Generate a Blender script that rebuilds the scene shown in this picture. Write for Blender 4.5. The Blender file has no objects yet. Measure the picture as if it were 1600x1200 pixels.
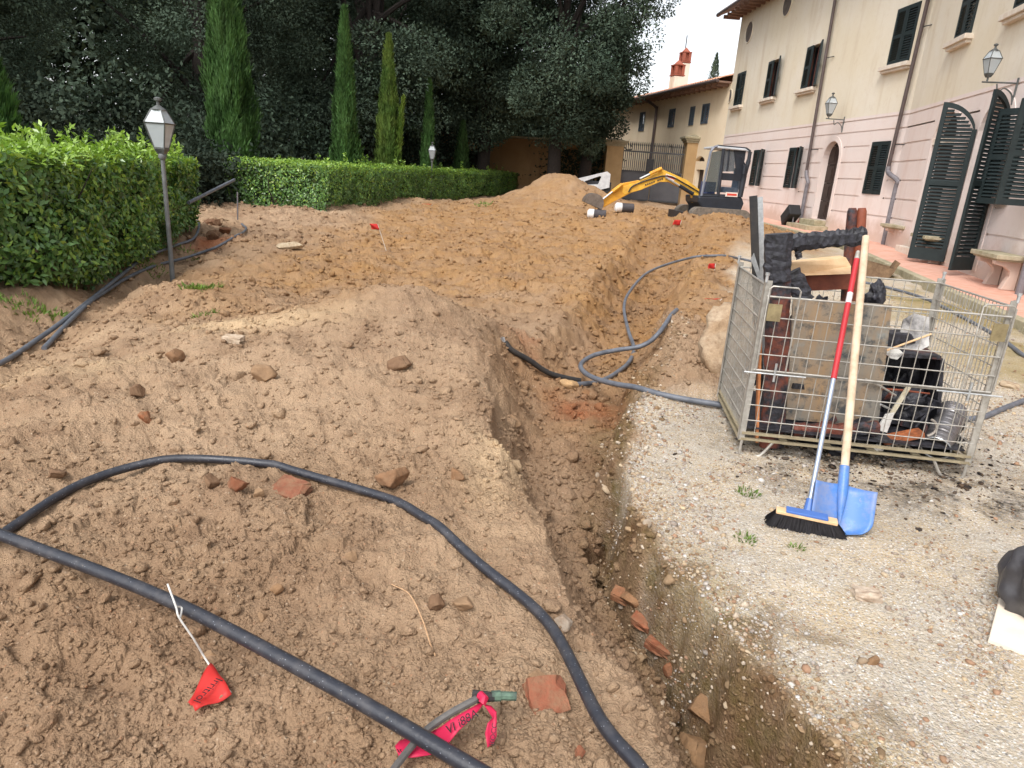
import bpy, math, random
import numpy as np
from mathutils import Vector, Matrix
random.seed(7); rng = np.random.default_rng(7)
scene = bpy.context.scene
col = scene.collection
R = math.radians

# ------------------------------------------------------------------ camera
F, HC = 1065.0, 1.45                      # focal length in photo pixels, eye height
_up = np.array([233, 3385, 1065.]); _up /= np.linalg.norm(_up)
_fw = np.array([0, 0, -1.]); _Y = _fw - _up * _fw.dot(_up); _Y /= np.linalg.norm(_Y)
RC = np.array([np.cross(_Y, _up), _Y, _up])
CAM = np.array([0, 0, HC])
cam = bpy.data.cameras.new('camera'); camo = bpy.data.objects.new('camera', cam); col.objects.link(camo)
M4 = Matrix([list(RC[i]) + [CAM[i]] for i in range(3)] + [[0, 0, 0, 1]])
camo.matrix_world = M4
cam.sensor_width = 36; cam.lens = 36 * F / 1600; cam.clip_start = 0.05; cam.clip_end = 600
scene.camera = camo
def ray(px, py):
    d = RC @ np.array([px - 800, 600 - py, -F]); return d / np.linalg.norm(d)
def at_z(px, py, z):
    d = ray(px, py); return CAM + d * ((z - HC) / d[2])
def at_r(px, py, r):
    d = ray(px, py); return CAM + d * (r / math.hypot(d[0], d[1]))
def on_plane(px, py, O, n):
    d = ray(px, py); return CAM + d * ((np.array(O) - CAM).dot(n) / d.dot(n))

# ------------------------------------------------------------------ light
SUN_EL, SUN_AZ = R(52), R(-150)           # azimuth from +Y, clockwise seen from above
w = bpy.data.worlds.new('World'); scene.world = w; w.use_nodes = True
nt = w.node_tree; nt.nodes.clear()
sky = nt.nodes.new('ShaderNodeTexSky'); sky.sky_type = 'NISHITA'; sky.sun_disc = False
sky.sun_elevation = SUN_EL; sky.sun_rotation = SUN_AZ; sky.air_density = 1.0; sky.dust_density = 3.0; sky.ozone_density = 1.0
hs = nt.nodes.new('ShaderNodeHueSaturation'); hs.inputs['Saturation'].default_value = 0.25
bg = nt.nodes.new('ShaderNodeBackground'); bg.inputs[1].default_value = 0.15
ow = nt.nodes.new('ShaderNodeOutputWorld')
nt.links.new(sky.outputs[0], hs.inputs['Color']); nt.links.new(hs.outputs[0], bg.inputs[0]); nt.links.new(bg.outputs[0], ow.inputs[0])
sl = bpy.data.lights.new('sun', 'SUN'); sl.energy = 0.95; sl.angle = R(16); sl.color = (1, .975, .94)
so = bpy.data.objects.new('sun', sl); col.objects.link(so); so.location = (0, 0, 30)
sd = Vector((math.sin(SUN_AZ) * math.cos(SUN_EL), math.cos(SUN_AZ) * math.cos(SUN_EL), math.sin(SUN_EL)))
so.rotation_euler = sd.to_track_quat('Z', 'Y').to_euler()
scene.view_settings.view_transform = 'Standard'; scene.view_settings.look = 'None'
scene.view_settings.exposure = 1.0; scene.view_settings.gamma = 1; scene.view_settings.use_curve_mapping = False
try:
    scene.cycles.use_denoising = True; scene.cycles.max_bounces = 6; scene.cycles.transparent_max_bounces = 8
except Exception: pass

# ------------------------------------------------------------------ object helpers
def tag(o, label=None, cat=None, group=None, kind=None):
    if label: o['label'] = label
    if cat: o['category'] = cat
    if group: o['group'] = group
    if kind: o['kind'] = kind
    return o
def thing(name, label, cat, loc=(0, 0, 0), group=None):
    o = bpy.data.objects.new(name, None); col.objects.link(o); o.location = [float(v) for v in loc]
    o.empty_display_size = .1
    return tag(o, label, cat, group)
def link_mesh(name, me, mat=None, parent=None):
    o = bpy.data.objects.new(name, me); col.objects.link(o)
    if mat is not None: me.materials.append(mat)
    if parent is not None:
        o.parent = parent
        p = parent; loc = Vector((0, 0, 0))
        while p is not None: loc += p.location; p = p.parent
        o.location = -loc
    return o
class MB:
    """collects shapes in world coordinates and links them as ONE mesh object"""
    def __init__(s): s.v = []; s.f = []
    def add(s, vs, fs):
        b = len(s.v); s.v += [tuple(float(c) for c in v) for v in vs]; s.f += [tuple(b + i for i in f) for f in fs]
    def quad(s, a, b, c, d): s.add([a, b, c, d], [(0, 1, 2, 3)])
    def boxm(s, c, ux, uy, uz):
        c, ux, uy, uz = map(np.array, (c, ux, uy, uz)); vs = []
        for i in (-1, 1):
            for j in (-1, 1):
                for k in (-1, 1): vs.append(c + i * ux + j * uy + k * uz)
        s.add(vs, [(0, 1, 3, 2), (4, 6, 7, 5), (0, 4, 5, 1), (2, 3, 7, 6), (0, 2, 6, 4), (1, 5, 7, 3)])
    def box(s, c, sz, rz=0.0):
        a, b = math.cos(rz), math.sin(rz)
        s.boxm(c, np.array([a, b, 0]) * sz[0] / 2, np.array([-b, a, 0]) * sz[1] / 2, np.array([0, 0, sz[2] / 2]))
    def bar(s, p, q, wd, ht, side=(0, 0, 1)):
        p, q = np.array(p, float), np.array(q, float); d = q - p; L = np.linalg.norm(d); d = d / L
        sd = np.array(side, float); a = np.cross(d, sd); a /= np.linalg.norm(a); b = np.cross(a, d)
        s.boxm((p + q) / 2, d * L / 2, a * wd / 2, b * ht / 2)
    def tube(s, pts, r, n=8, caps=True):
        P = [np.array(p, float) for p in pts]; m = len(P)
        rr = r if hasattr(r, '__len__') else [r] * m
        t0 = P[1] - P[0]; t0 /= np.linalg.norm(t0)
        ref = np.array([0, 0, 1.]) if abs(t0[2]) < .9 else np.array([1., 0, 0])
        a = np.cross(t0, ref); a /= np.linalg.norm(a); vs = []
        for i in range(m):
            t = P[min(i + 1, m - 1)] - P[max(i - 1, 0)]; t = t / (np.linalg.norm(t) + 1e-9)
            a = a - t * a.dot(t); a /= np.linalg.norm(a) + 1e-9; b = np.cross(t, a)
            for k in range(n):
                th = 2 * math.pi * k / n; vs.append(P[i] + rr[i] * (a * math.cos(th) + b * math.sin(th)))
        fs = [(i * n + k, i * n + (k + 1) % n, (i + 1) * n + (k + 1) % n, (i + 1) * n + k) for i in range(m - 1) for k in range(n)]
        if caps: fs += [tuple(range(n - 1, -1, -1)), tuple((m - 1) * n + k for k in range(n))]
        s.add(vs, fs)
    def lathe(s, c, prof, n=16, sq=False):
        vs = []; m = len(prof); off = math.pi / n if sq else 0
        for r, z in prof:
            for k in range(n):
                th = 2 * math.pi * k / n + off; vs.append((c[0] + r * math.cos(th), c[1] + r * math.sin(th), c[2] + z))
        fs = [(i * n + k, i * n + (k + 1) % n, (i + 1) * n + (k + 1) % n, (i + 1) * n + k) for i in range(m - 1) for k in range(n)]
        fs += [tuple(range(n - 1, -1, -1)), tuple((m - 1) * n + k for k in range(n))]
        s.add(vs, fs)
    def prism(s, poly, off):
        """poly: list of 3-D points, off: extrusion vector"""
        n = len(poly); P = [np.array(p, float) for p in poly]; off = np.array(off, float)
        s.add(P + [p + off for p in P], [tuple(range(n - 1, -1, -1)), tuple(range(n, 2 * n))] + [(i, (i + 1) % n, n + (i + 1) % n, n + i) for i in range(n)])
    def build(s, name, mat, parent=None, smooth=False, bevel=0, weld=False):
        me = bpy.data.meshes.new(name); me.from_pydata(s.v, [], s.f); me.update()
        o = link_mesh(name, me, mat, parent)
        if smooth:
            me.polygons.foreach_set('use_smooth', [True] * len(me.polygons))
            try: me.set_sharp_from_angle(angle=R(40))
            except Exception: pass
        if bevel:
            b = o.modifiers.new('bevel', 'BEVEL'); b.width = bevel; b.segments = 2; b.limit_method = 'ANGLE'; b.angle_limit = R(40)
        return o
def np_mesh(name, V, Fq, mat, parent=None, attrs=None, cols=None, smooth=False):
    me = bpy.data.meshes.new(name); n = Fq.shape[1]
    me.vertices.add(len(V)); me.vertices.foreach_set('co', np.ascontiguousarray(V, dtype=np.float32).ravel())
    me.loops.add(Fq.size); me.loops.foreach_set('vertex_index', np.ascontiguousarray(Fq, dtype=np.int32).ravel())
    me.polygons.add(len(Fq)); me.polygons.foreach_set('loop_start', np.arange(0, Fq.size, n, dtype=np.int32))
    me.polygons.foreach_set('loop_total', np.full(len(Fq), n, dtype=np.int32))
    if smooth: me.polygons.foreach_set('use_smooth', np.ones(len(Fq), dtype=bool))
    me.update(calc_edges=True)
    for k, a in (attrs or {}).items():
        at = me.attributes.new(k, 'FLOAT', 'POINT'); at.data.foreach_set('value', np.ascontiguousarray(a, dtype=np.float32))
    if cols is not None:
        at = me.attributes.new('tint', 'FLOAT_COLOR', 'POINT')
        at.data.foreach_set('color', np.ascontiguousarray(np.c_[cols, np.ones(len(cols))], dtype=np.float32).ravel())
    return link_mesh(name, me, mat, parent)
def copy_tree(o, parent=None):
    c = o.copy(); col.objects.link(c)
    if parent is not None: c.parent = parent
    for ch in list(o.children): copy_tree(ch, c)
    return c
def spline(pts, n=8):
    P = np.array(pts, float); P = np.vstack([2 * P[0] - P[1], P, 2 * P[-1] - P[-2]]); out = []
    for i in range(1, len(P) - 2):
        for t in np.linspace(0, 1, n, endpoint=False):
            a, b, c, d = P[i - 1:i + 3]
            out.append(.5 * (2 * b + (c - a) * t + (2 * a - 5 * b + 4 * c - d) * t * t + (3 * b - a - 3 * c + d) * t ** 3))
    out.append(P[-2]); return np.array(out)

# ------------------------------------------------------------------ material helpers
def lin(c):
    if isinstance(c, (int, float)): c = (c, c, c)
    return tuple(((v / 255) / 12.92 if v / 255 <= .04045 else ((v / 255 + .055) / 1.055) ** 2.4) for v in c)
_lin = lin
class NT:
    def __init__(s, name):
        s.m = bpy.data.materials.new(name); s.m.use_nodes = True; s.t = s.m.node_tree
        s.b = s.t.nodes['Principled BSDF']; s.out = s.t.nodes['Material Output']
        s.co = s.t.nodes.new('ShaderNodeTexCoord'); s.g = s.t.nodes.new('ShaderNodeNewGeometry')
        s.pos = s.g.outputs['Position']; s.obj = s.co.outputs['Object']
    def n(s, ty, **kw):
        nd = s.t.nodes.new(ty)
        for k, v in kw.items():
            if k in nd.inputs: s.set(nd.inputs[k], v)
            else: setattr(nd, k, v)
        return nd
    def set(s, inp, v):
        if isinstance(v, bpy.types.NodeSocket): s.t.links.new(v, inp)
        elif isinstance(v, tuple) and len(v) == 3 and inp.type == 'RGBA': inp.default_value = (*v, 1)
        else: inp.default_value = v
    def noise(s, scale, detail=4, rough=.55, vec=None, dist=0):
        nd = s.n('ShaderNodeTexNoise', Scale=scale, Detail=detail, Roughness=rough, Distortion=dist); s.set(nd.inputs['Vector'], vec or s.pos); return nd.outputs['Fac']
    def vor(s, scale, vec=None, out='Color', feature='F1'):
        nd = s.n('ShaderNodeTexVoronoi', Scale=scale); nd.feature = feature; s.set(nd.inputs['Vector'], vec or s.pos); return nd.outputs[out]
    def ramp(s, fac, stops):
        nd = s.n('ShaderNodeValToRGB'); e = nd.color_ramp.elements
        while len(e) < len(stops): e.new(.5)
        for x, (p, c) in zip(e, stops):
            x.position = p; x.color = (*((c,) * 3 if isinstance(c, (int, float)) else c), 1)
        s.set(nd.inputs[0], fac); return nd.outputs[0]
    def mix(s, fac, a, b, mode='MIX'):
        nd = s.n('ShaderNodeMix'); nd.data_type = 'RGBA'; nd.blend_type = mode
        s.set(nd.inputs[0], fac); s.set(nd.inputs[6], a); s.set(nd.inputs[7], b); return nd.outputs[2]
    def math(s, op, a, b=0.0, clamp=False):
        nd = s.n('ShaderNodeMath'); nd.operation = op; nd.use_clamp = clamp
        s.set(nd.inputs[0], a); s.set(nd.inputs[1], b); return nd.outputs[0]
    def attr(s, name, out='Fac'):
        nd = s.n('ShaderNodeAttribute'); nd.attribute_name = name; return nd.outputs[out]
    def bump(s, h, strength=.5, dist=.02):
        nd = s.n('ShaderNodeBump', Strength=strength, Distance=dist); s.set(nd.inputs['Height'], h); s.set(s.b.inputs['Normal'], nd.outputs[0])
    def done(s, color, rough=.8, metal=0.0, spec=.3):
        s.set(s.b.inputs['Base Color'], color); s.set(s.b.inputs['Roughness'], rough); s.set(s.b.inputs['Metallic'], metal)
        s.set(s.b.inputs['Specular IOR Level'], spec); return s.m
def mat_simple(name, c1, c2=None, scale=12, rough=.6, metal=0.0, spec=.35, bump=.15, bscale=60):
    k = NT(name); c1 = lin(c1); c2 = lin(c2) if c2 is not None else tuple(v * .7 for v in c1)
    cc = k.mix(k.ramp(k.noise(scale, 5, .65), [(.35, 0.), (.68, 1.)]), c1, c2)
    if bump: k.bump(k.noise(bscale, 4), bump, .01)
    return k.done(cc, rough, metal, spec)
MT = {}
def sm(name, *a, **k):
    if name not in MT: MT[name] = mat_simple(name, *a, **k)
    return MT[name]

# ------------------------------------------------------------------ terrain
def _hash(ix, iy, s):
    h = (ix.astype(np.int64) * 374761393 + iy.astype(np.int64) * 668265263 + s * 1274126177) & 0xffffffff
    h = ((h ^ (h >> 13)) * 1274126177) & 0xffffffff
    return ((h ^ (h >> 16)) & 0xffffff) / float(0xffffff)
def vnoise(x, y, s=0):
    ix, iy = np.floor(x), np.floor(y); fx, fy = x - ix, y - iy
    fx, fy = fx * fx * fx * (fx * (fx * 6 - 15) + 10), fy * fy * fy * (fy * (fy * 6 - 15) + 10)
    a, b, c, d = _hash(ix, iy, s), _hash(ix + 1, iy, s), _hash(ix, iy + 1, s), _hash(ix + 1, iy + 1, s)
    return (a + (b - a) * fx) * (1 - fy) + (c + (d - c) * fx) * fy
def fbm(x, y, s=0, o=4):
    t = 0; a = .5
    for i in range(o):
        t = t + a * (vnoise(x, y, s + i) * 2 - 1); x, y = x * 2.03 + 7.1, y * 2.03 - 3.7; a *= .5
    return t
def clods(x, y, s=0, dens=.75):
    """rounded lumps: 0 outside, up to 1 at a lump's top"""
    ix, iy = np.floor(x), np.floor(y); best = np.zeros_like(x)
    for i in (-1, 0, 1):
        for j in (-1, 0, 1):
            cx, cy = ix + i, iy + j
            px, py = cx + _hash(cx, cy, s), cy + _hash(cx, cy, s + 1)
            rr = .18 + .42 * _hash(cx, cy, s + 2) ** 2.0
            h = np.clip(1 - ((x - px) ** 2 + (y - py) ** 2) / (rr * rr), 0, 1) ** .6 * rr * 1.7
            best = np.maximum(best, np.where(_hash(cx, cy, s + 3) < dens, h, 0))
    return best
def plates(x, y, s=0):
    """broken lumps: every cell is a small tilted facet at its own height"""
    ix, iy = np.floor(x), np.floor(y); bd = np.full_like(x, 9.); bh = np.zeros_like(x)
    for i in (-1, 0, 1):
        for j in (-1, 0, 1):
            cx, cy = ix + i, iy + j; dx, dy = x - cx - _hash(cx, cy, s), y - cy - _hash(cx, cy, s + 1); d = dx * dx + dy * dy
            h = _hash(cx, cy, s + 2) ** 2 + (_hash(cx, cy, s + 3) - .5) * 1.3 * dx + (_hash(cx, cy, s + 4) - .5) * 1.3 * dy
            m = d < bd; bd = np.where(m, d, bd); bh = np.where(m, h, bh)
    return bh
def S(a, b, x):
    t = np.clip((x - a) / (b - a), 0, 1); return t * t * (3 - 2 * t)
def tab(pairs): 
    a = np.array(pairs); return lambda y: np.interp(y, a[:, 0], a[:, 1])
RTOP = tab([(.5, 1.15), (1.48, .96), (2., .78), (2.44, .68), (2.86, .58), (3.22, .60), (3.78, .74), (4.12, .80), (4.87, 1.05), (5.68, 1.36), (7.5, 1.75), (9.4, 2.35), (13.8, 3.6), (19, 5.1)])
FRT = tab([(.5, 1.07), (1.48, .88), (2., .71), (2.44, .62), (2.86, .52), (3.22, .53), (3.78, .62), (4.37, .72), (5.19, .92), (6.37, 1.2), (8.96, 1.85), (13.56, 3.), (19, 4.4)])
FLT = tab([(.5, .95), (1.48, .70), (1.9, .56), (2.35, .43), (2.8, .30), (3.4, .21), (3.87, .17), (4.43, .20), (5.0, .28), (5.4, .42), (5.93, .66), (7.86, 1.15), (11.36, 1.86), (18, 3.24)])
LTOP = tab([(.5, .50), (1.33, .42), (1.73, .32), (2.13, .19), (2.8, .03), (3.4, -.03), (3.87, -.10), (4.5, -.24), (5.0, -.26), (5.4, -.16), (5.93, .06), (6.59, .40), (9.25, .98), (15.2, 2.3), (19, 3.2)])
# the two wings of the villa: bend point, directions, pavement heights
BEND = np.array([8.729, 17.062, 0.0]); DL = np.array([-.0565, .9984, 0]); DR = np.array([-.1999, -.9798, 0]); DA = np.array([-.2198, .9755, 0])
CORN = BEND + DL * 12.9
def zpave(x, y): return np.interp(y, [4, 9.9, 17, 26, 40], [.18, .22, .33, .46, .55])
def wall_x(y): return np.interp(y, [0, 17.062, 29.94, 60], [BEND[0] - .204 * 17.062, BEND[0], CORN[0], CORN[0] - .2253 * 30])
MOUNDS = [(-1.1, 4.9, .36, 1.4, 1.1), (-.75, 3.5, .10, .7, 1.2), (-.18, 3.3, .11, .30, .75), (.02, 2.3, .07, .22, .5), (-.65, 5.1, .08, .4, .4), (-.40, 4.3, .05, .3, .4), (-1.12, 1.55, -.03, .11, .06), (-.72, 1.72, -.025, .06, .12), (-.55, 1.35, -.025, .12, .05), (-1.35, 2.45, -.03, .12, .06), (-.35, 2.0, -.02, .1, .05), (-1.75, 3.1, -.03, .07, .14), (-2.9, 6.4, .19, .8, .9), (-.95, 5.4, .17, .5, .42), (-.9, 7.3, -.17, 1.7, .8), (-2.6, 3.4, .10, 1.3, 1.2), (4.7, 16.6, .36, 1.5, 2.0), (5.2, 18.7, .30, 1.5, .9), (-5.5, 17.0, .16, 2.5, 3.0), (-4.0, 22, .12, 1.6, 3.5),
          (1.15, 24.9, .78, 1.25, 1.5), (.6, 24.5, .36, 2.5, 2.2), (3.3, 24.5, .2, 1.6, 1.6), (-3.5, 22.5, .12, 1.2, 1.2), (-.6, 7.6, .12, .9, .6), (2.6, 18.5, .12, 1.0, 1.0), (-5.1, 10.9, .16, .5, .6),
          (.45, 7.0, .1, .4, .8), (1.0, 9.0, .1, .5, 1.2), (1.7, 7.0, .16, .3, 1.2), (2.5, 9.3, .17, .35, 1.3), (3.4, 12.0, .15, .4, 1.5), (1.27, 5.3, .12, .2, .45), (1.5, 6.1, .14, .25, .6)]
def zsmooth(x, y):
    base = .36 * S(7, 24, y) * (.2 + .8 * S(-4, 3, x)) + .12 * S(24, 40, y)
    xk = wall_x(y) - 1.05
    wgt = S(xk - 4.0, xk - .3, x)
    z = base * (1 - wgt) + (zpave(x, y) - .10) * wgt
    for cx, cy, h, rx, ry in MOUNDS: z = z + h * np.exp(-(((x - cx) / rx) ** 2 + ((y - cy) / ry) ** 2))
    # ditch below the hedge and the bank under the hedge
    hx = np.interp(y, [3, 4.6, 7.2, 9.5, 12], [-3.1, -3.5, -4.25, -4.75, -5.3])
    d = x - hx; dw = S(13, 10, y)
    z = z - .20 * np.exp(-(d / .38) ** 2) * dw + .10 * S(-.3, -.75, d) * dw
    tr = np.clip((x - FRT(y)) / (RTOP(y) - FRT(y)), 0, 1); tl = np.clip((FLT(y) - x) / (FLT(y) - LTOP(y)), 0, 1)
    k = 1 - np.maximum(tr * tr * (2 - tr), tl * tl * (1.8 - tl * .8) * .6 + tl * .4)
    k = k * S(20.5, 15, y)
    dep = np.interp(y, [.5, 1.6, 3, 5, 9, 14, 19], [-.40, -.39, -.30, -.23, -.30, -.22, -.05])
    z = z * (1 - k) + (dep + base) * k
    z = z - .20 * np.exp(-((x - FRT(y) + .035) / .05) ** 2) * S(3.6, 2.9, y)
    z = np.where(x > xk - .12, np.minimum(z, zpave(x, y) - .14), z)
    return z, k
def gravel_mask(x, y):
    n = fbm(x * 2.2, y * 2.2, 50) * .22 + fbm(x * 9, y * 9, 55) * .05
    g = S(-.10, .05, x - RTOP(y) + n * .8)
    bank = S(4.25, 4.75, y) * S(.75, .45, x - RTOP(y) + n * 1.2)
    far = S(12.5, 15.5, y + n * 3) * S(3.2, 2.2, x - RTOP(y) + n * 2)
    return g * (1 - bank) * (1 - far)
def ztop(x, y):
    x = np.asarray(x, float); y = np.asarray(y, float)
    wx = fbm(x * 2.3, y * 2.3, 11, 3) * .17 + fbm(x * 9, y * 9, 12, 2) * .03
    wy = fbm(x * 2.3, y * 2.3, 21, 3) * .12
    z, k = zsmooth(x + wx, y + wy); g = gravel_mask(x, y)
    rough = (1 - .86 * g) * (.8 + .55 * S(5, 10, y))
    xk = wall_x(y) - 1.05
    rough = rough * (1 - S(xk - 1.0, xk, x))
    n = .075 * fbm(x * .9, y * .9, 1) + .06 * fbm(x * 2.3, y * 2.3, 5) + .032 * fbm(x * 6.5, y * 6.5, 9, 3) + .014 * fbm(x * 21, y * 21, 13, 3)
    n = n + .022 * clods(x * 4, y * 4, 31, .35) * S(-.25, .25, fbm(x * .7, y * .7, 61)) + .012 * clods(x * 10, y * 10, 41, .5) * S(-.3, .2, fbm(x * 1.3, y * 1.3, 63)) + .009 * clods(x * 26, y * 26, 71, .7) + .004 * clods(x * 60, y * 60, 73, .7)
    wq = .35 * fbm(x * 6, y * 6, 101, 2)
    rp = S(-.2, .25, fbm(x * .8, y * .8, 65)) * .8 + .2
    n = n + rp * (.034 * plates(x * 5 + wq, y * 5 - wq, 111) + .018 * plates(x * 12 + wq, y * 12, 121)) + .007 * plates(x * 30, y * 30 + wq, 131) + .035 * np.abs(fbm(x * 3.7, y * 3.7, 141)) - .05 * np.maximum(0, fbm(x * 1.7, y * 1.7, 151) - .25)
    face = k * (1 - k) * 4
    n = n + k * .03 * plates(x * 9 + wq, y * 9, 161)
    n = n + face * (.05 * fbm(x * 5, y * 5, 81, 4) + .04 * plates(x * 10 + wq, y * 10, 171) + .035 * clods(x * 11, y * 11, 85, .8) + .015 * clods(x * 26, y * 26, 87, .8))
    fr = 4 * k * (1 - k) * S(-.2, .1, x + wx - FRT(y)) * S(6, 4.5, y)
    n2 = fr * (.10 * fbm(x * 4.5, y * 4.5, 181, 3) + .05 * plates(x * 14, y * 14, 183) + .03 * plates(x * 32, y * 32, 185))
    return z + n * rough + n2 + g * (.004 * clods(x * 30, y * 30, 91, .6) + .012 * fbm(x * 5, y * 5, 95))
def zt(x, y): return float(ztop(np.array([x]), np.array([y]))[0])
_T = np.exp(np.linspace(math.log(.8), math.log(60), 1800))
def ground(px, py, smooth=False):
    d = ray(px, py); P = CAM[None, :] + d[None, :] * (_T / math.hypot(d[0], d[1]))[:, None]
    zz = zsmooth(P[:, 0], P[:, 1])[0] if smooth else ztop(P[:, 0], P[:, 1])
    i = int(np.argmax(P[:, 2] < zz)); p = P[max(i, 1)].copy(); p[2] = zt(p[0], p[1]) if not smooth else zz[max(i, 1)]; return p

angs = np.r_[np.linspace(-85, -43, 190, endpoint=False), np.linspace(-43, 43, 800), np.linspace(43.8, 85, 150)]
rad = np.r_[np.exp(np.linspace(math.log(.55), math.log(34), 760, endpoint=False)), np.exp(np.linspace(math.log(34), math.log(400), 60))]
AA, RR = np.meshgrid(np.radians(angs), rad)
GX, GY = (RR * np.sin(AA)).ravel(), (RR * np.cos(AA)).ravel(); GZ = ztop(GX, GY)
na, nr = len(angs), len(rad)
ii = (np.arange(nr - 1)[:, None] * na + np.arange(na - 1)[None, :]).ravel()
GF = np.c_[ii, ii + 1, ii + na + 1, ii + na]
def masks(x, y):
    g = gravel_mask(x, y); n = fbm(x * 1.1, y * 1.1, 150) ; n2 = fbm(x * .5, y * .5, 160)
    k = zsmooth(x, y)[1]
    org = np.clip(S(4.6, 9, y + n * 2.5) * S(-4.6, -2.5, x + n) * S(30, 20, y) * .95 + k * S(3.5, 5, y) * .6, 0, 1)
    def blob(cx, cy, rx, ry): return np.exp(-(((x - cx) / rx) ** 2 + ((y - cy) / ry) ** 2))
    red = np.clip(1.3 * blob(.62, 4.75, .28, .3) + 1.0 * blob(-.35, 6.1, .55, .35) + .9 * blob(-5.0, 10.9, .35, .5) + .6 * blob(.3, 5.6, .25, .5), 0, 1) * S(-.45, .2, n + .3 * fbm(x * 7, y * 7, 77, 2))
    pale = np.clip(.75 * blob(-1.9, 4.75, .7, .25) + .5 * blob(-3.1, 4.6, .5, .35) + .95 * blob(-.05, 3.1, .14, .5) + .6 * blob(-2.7, 3.9, .5, .25) + .55 * blob(1.2, 4.7, .35, .5), 0, 1) * S(-.5, .3, n + .4 * fbm(x * 6, y * 6, 78, 2))
    moss = .8 * S(1.6, 3.6, x - .22 * y) * S(-.3, .35, n + .6 * n2) * g * S(3.6, 5.5, y)
    moss = np.clip(moss + .5 * S(.0, .2, RTOP(y) + .25 - x) * g * S(2.9, 2.0, y) * S(-.2, .3, n), 0, 1)
    char = np.clip(blob(2.0, 3.75, .75, .5) * 1.2 + .7 * blob(2.5, 3.1, .55, .22) + .4 * blob(1.9, 3.15, .9, .35), 0, 1) * S(-.35, .3, fbm(x * 5, y * 5, 79, 3)) * g
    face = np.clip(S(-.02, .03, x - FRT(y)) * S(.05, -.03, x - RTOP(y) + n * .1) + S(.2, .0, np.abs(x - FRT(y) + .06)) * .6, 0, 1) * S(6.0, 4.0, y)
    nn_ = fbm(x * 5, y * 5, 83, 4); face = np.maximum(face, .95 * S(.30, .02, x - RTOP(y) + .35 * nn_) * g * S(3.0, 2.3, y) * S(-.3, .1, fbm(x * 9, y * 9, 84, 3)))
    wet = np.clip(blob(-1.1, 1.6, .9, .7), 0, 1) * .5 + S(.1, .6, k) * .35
    return dict(gravel=g, orange=org, red=red, pale=pale, moss=moss, char=char, wet=wet, face=face)
def mat_ground():
    KG = .93
    def lin(c): return tuple(v * KG for v in _lin(c))
    k = NT('soil and gravel')
    big = k.noise(.8, 5, .6); mid = k.noise(7, 6, .65); fine = k.noise(55, 5, .7)
    dirt = k.mix(k.ramp(mid, [(.3, 0.), (.7, 1.)]), lin((145, 118, 93)), lin((173, 145, 116)))
    dirt = k.mix(k.ramp(big, [(.40, 0.), (.62, .75)]), dirt, lin((182, 155, 127)))
    dirt = k.mix(k.ramp(k.noise(1.4, 5, .68), [(.5, 0.), (.68, .5)]), dirt, lin((122, 94, 72)))
    orange = k.mix(k.ramp(mid, [(.3, 0.), (.7, 1.)]), lin((158, 118, 76)), lin((174, 137, 92)))
    orange = k.mix(k.ramp(k.noise(1.7, 5, .7), [(.46, 0.), (.66, .8)]), orange, lin((146, 116, 88)))
    c = k.mix(k.math('MULTIPLY', k.attr('orange'), k.ramp(k.noise(2.4, 5), [(.3, .45), (.6, 1.)])), dirt, orange)
    c = k.mix(k.attr('red'), c, k.mix(mid, lin((146, 78, 48)), lin((176, 112, 76))))
    c = k.mix(k.attr('pale'), c, lin((208, 180, 143)))
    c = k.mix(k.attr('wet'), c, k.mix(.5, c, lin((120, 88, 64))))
    # small pale grit and dark crumbs in the soil
    vd = k.n('ShaderNodeTexVoronoi', Scale=70.0); k.set(vd.inputs['Vector'], k.pos)
    grit = k.math('MULTIPLY', k.ramp(vd.outputs['Distance'], [(.22, 1.), (.34, 0.)]), k.ramp(k.n('ShaderNodeSeparateColor', Color=vd.outputs['Color']).outputs[0], [(.72, 0.), (.8, .75)]))
    c = k.mix(grit, c, k.mix(k.n('ShaderNodeSeparateColor', Color=vd.outputs['Color']).outputs[1], lin((196, 176, 152)), lin((176, 128, 96))))
    c = k.mix(k.ramp(fine, [(.25, .35), (.45, 0.)]), c, lin((104, 76, 54)))
    # gravel: crushed pale stone in sandy fines
    v1 = k.n('ShaderNodeTexVoronoi', Scale=105.0); k.set(v1.inputs['Vector'], k.pos)
    s1 = k.n('ShaderNodeSeparateColor', Color=v1.outputs['Color'])
    chip = k.ramp(s1.outputs[0], [(.0, lin((146, 140, 134))), (.25, lin((208, 202, 194))), (.5, lin((212, 200, 182))), (.75, lin((236, 234, 230))), (1., lin((176, 150, 126)))])
    sand = k.mix(k.ramp(k.noise(2.6, 5, .65), [(.38, 0.), (.62, 1.)]), lin((202, 182, 152)), lin((196, 184, 166)))
    edge = k.ramp(v1.outputs['Distance'], [(.3, 1.), (.55, .0)])
    gr = k.mix(k.math('MULTIPLY', edge, k.ramp(k.noise(3.3, 5, .7), [(.30, .35), (.48, 1.)])), sand, chip)
    gr = k.mix(k.attr('moss'), gr, k.mix(k.noise(9, 4), lin((150, 132, 72)), lin((168, 146, 96))))
    gr = k.mix(k.math('MULTIPLY', k.attr('moss'), k.ramp(k.noise(3.1, 5, .7), [(.52, 0.), (.64, .7)])), gr, lin((104, 104, 52)))
    gr = k.mix(k.math('MULTIPLY', k.attr('char'), k.ramp(k.noise(26, 5, .7), [(.38, 1.), (.62, .25)])), gr, lin((52, 47, 44)))
    c = k.mix(k.attr('gravel'), c, gr)
    dk = k.mix(k.ramp(k.noise(5, 5, .7), [(.4, 0.), (.65, 1.)]), lin((112, 84, 58)), lin((106, 92, 54)))
    c = k.mix(k.math('MULTIPLY', k.attr('face'), k.ramp(k.noise(18, 5, .7), [(.35, .95), (.7, .45)])), c, dk)
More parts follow.
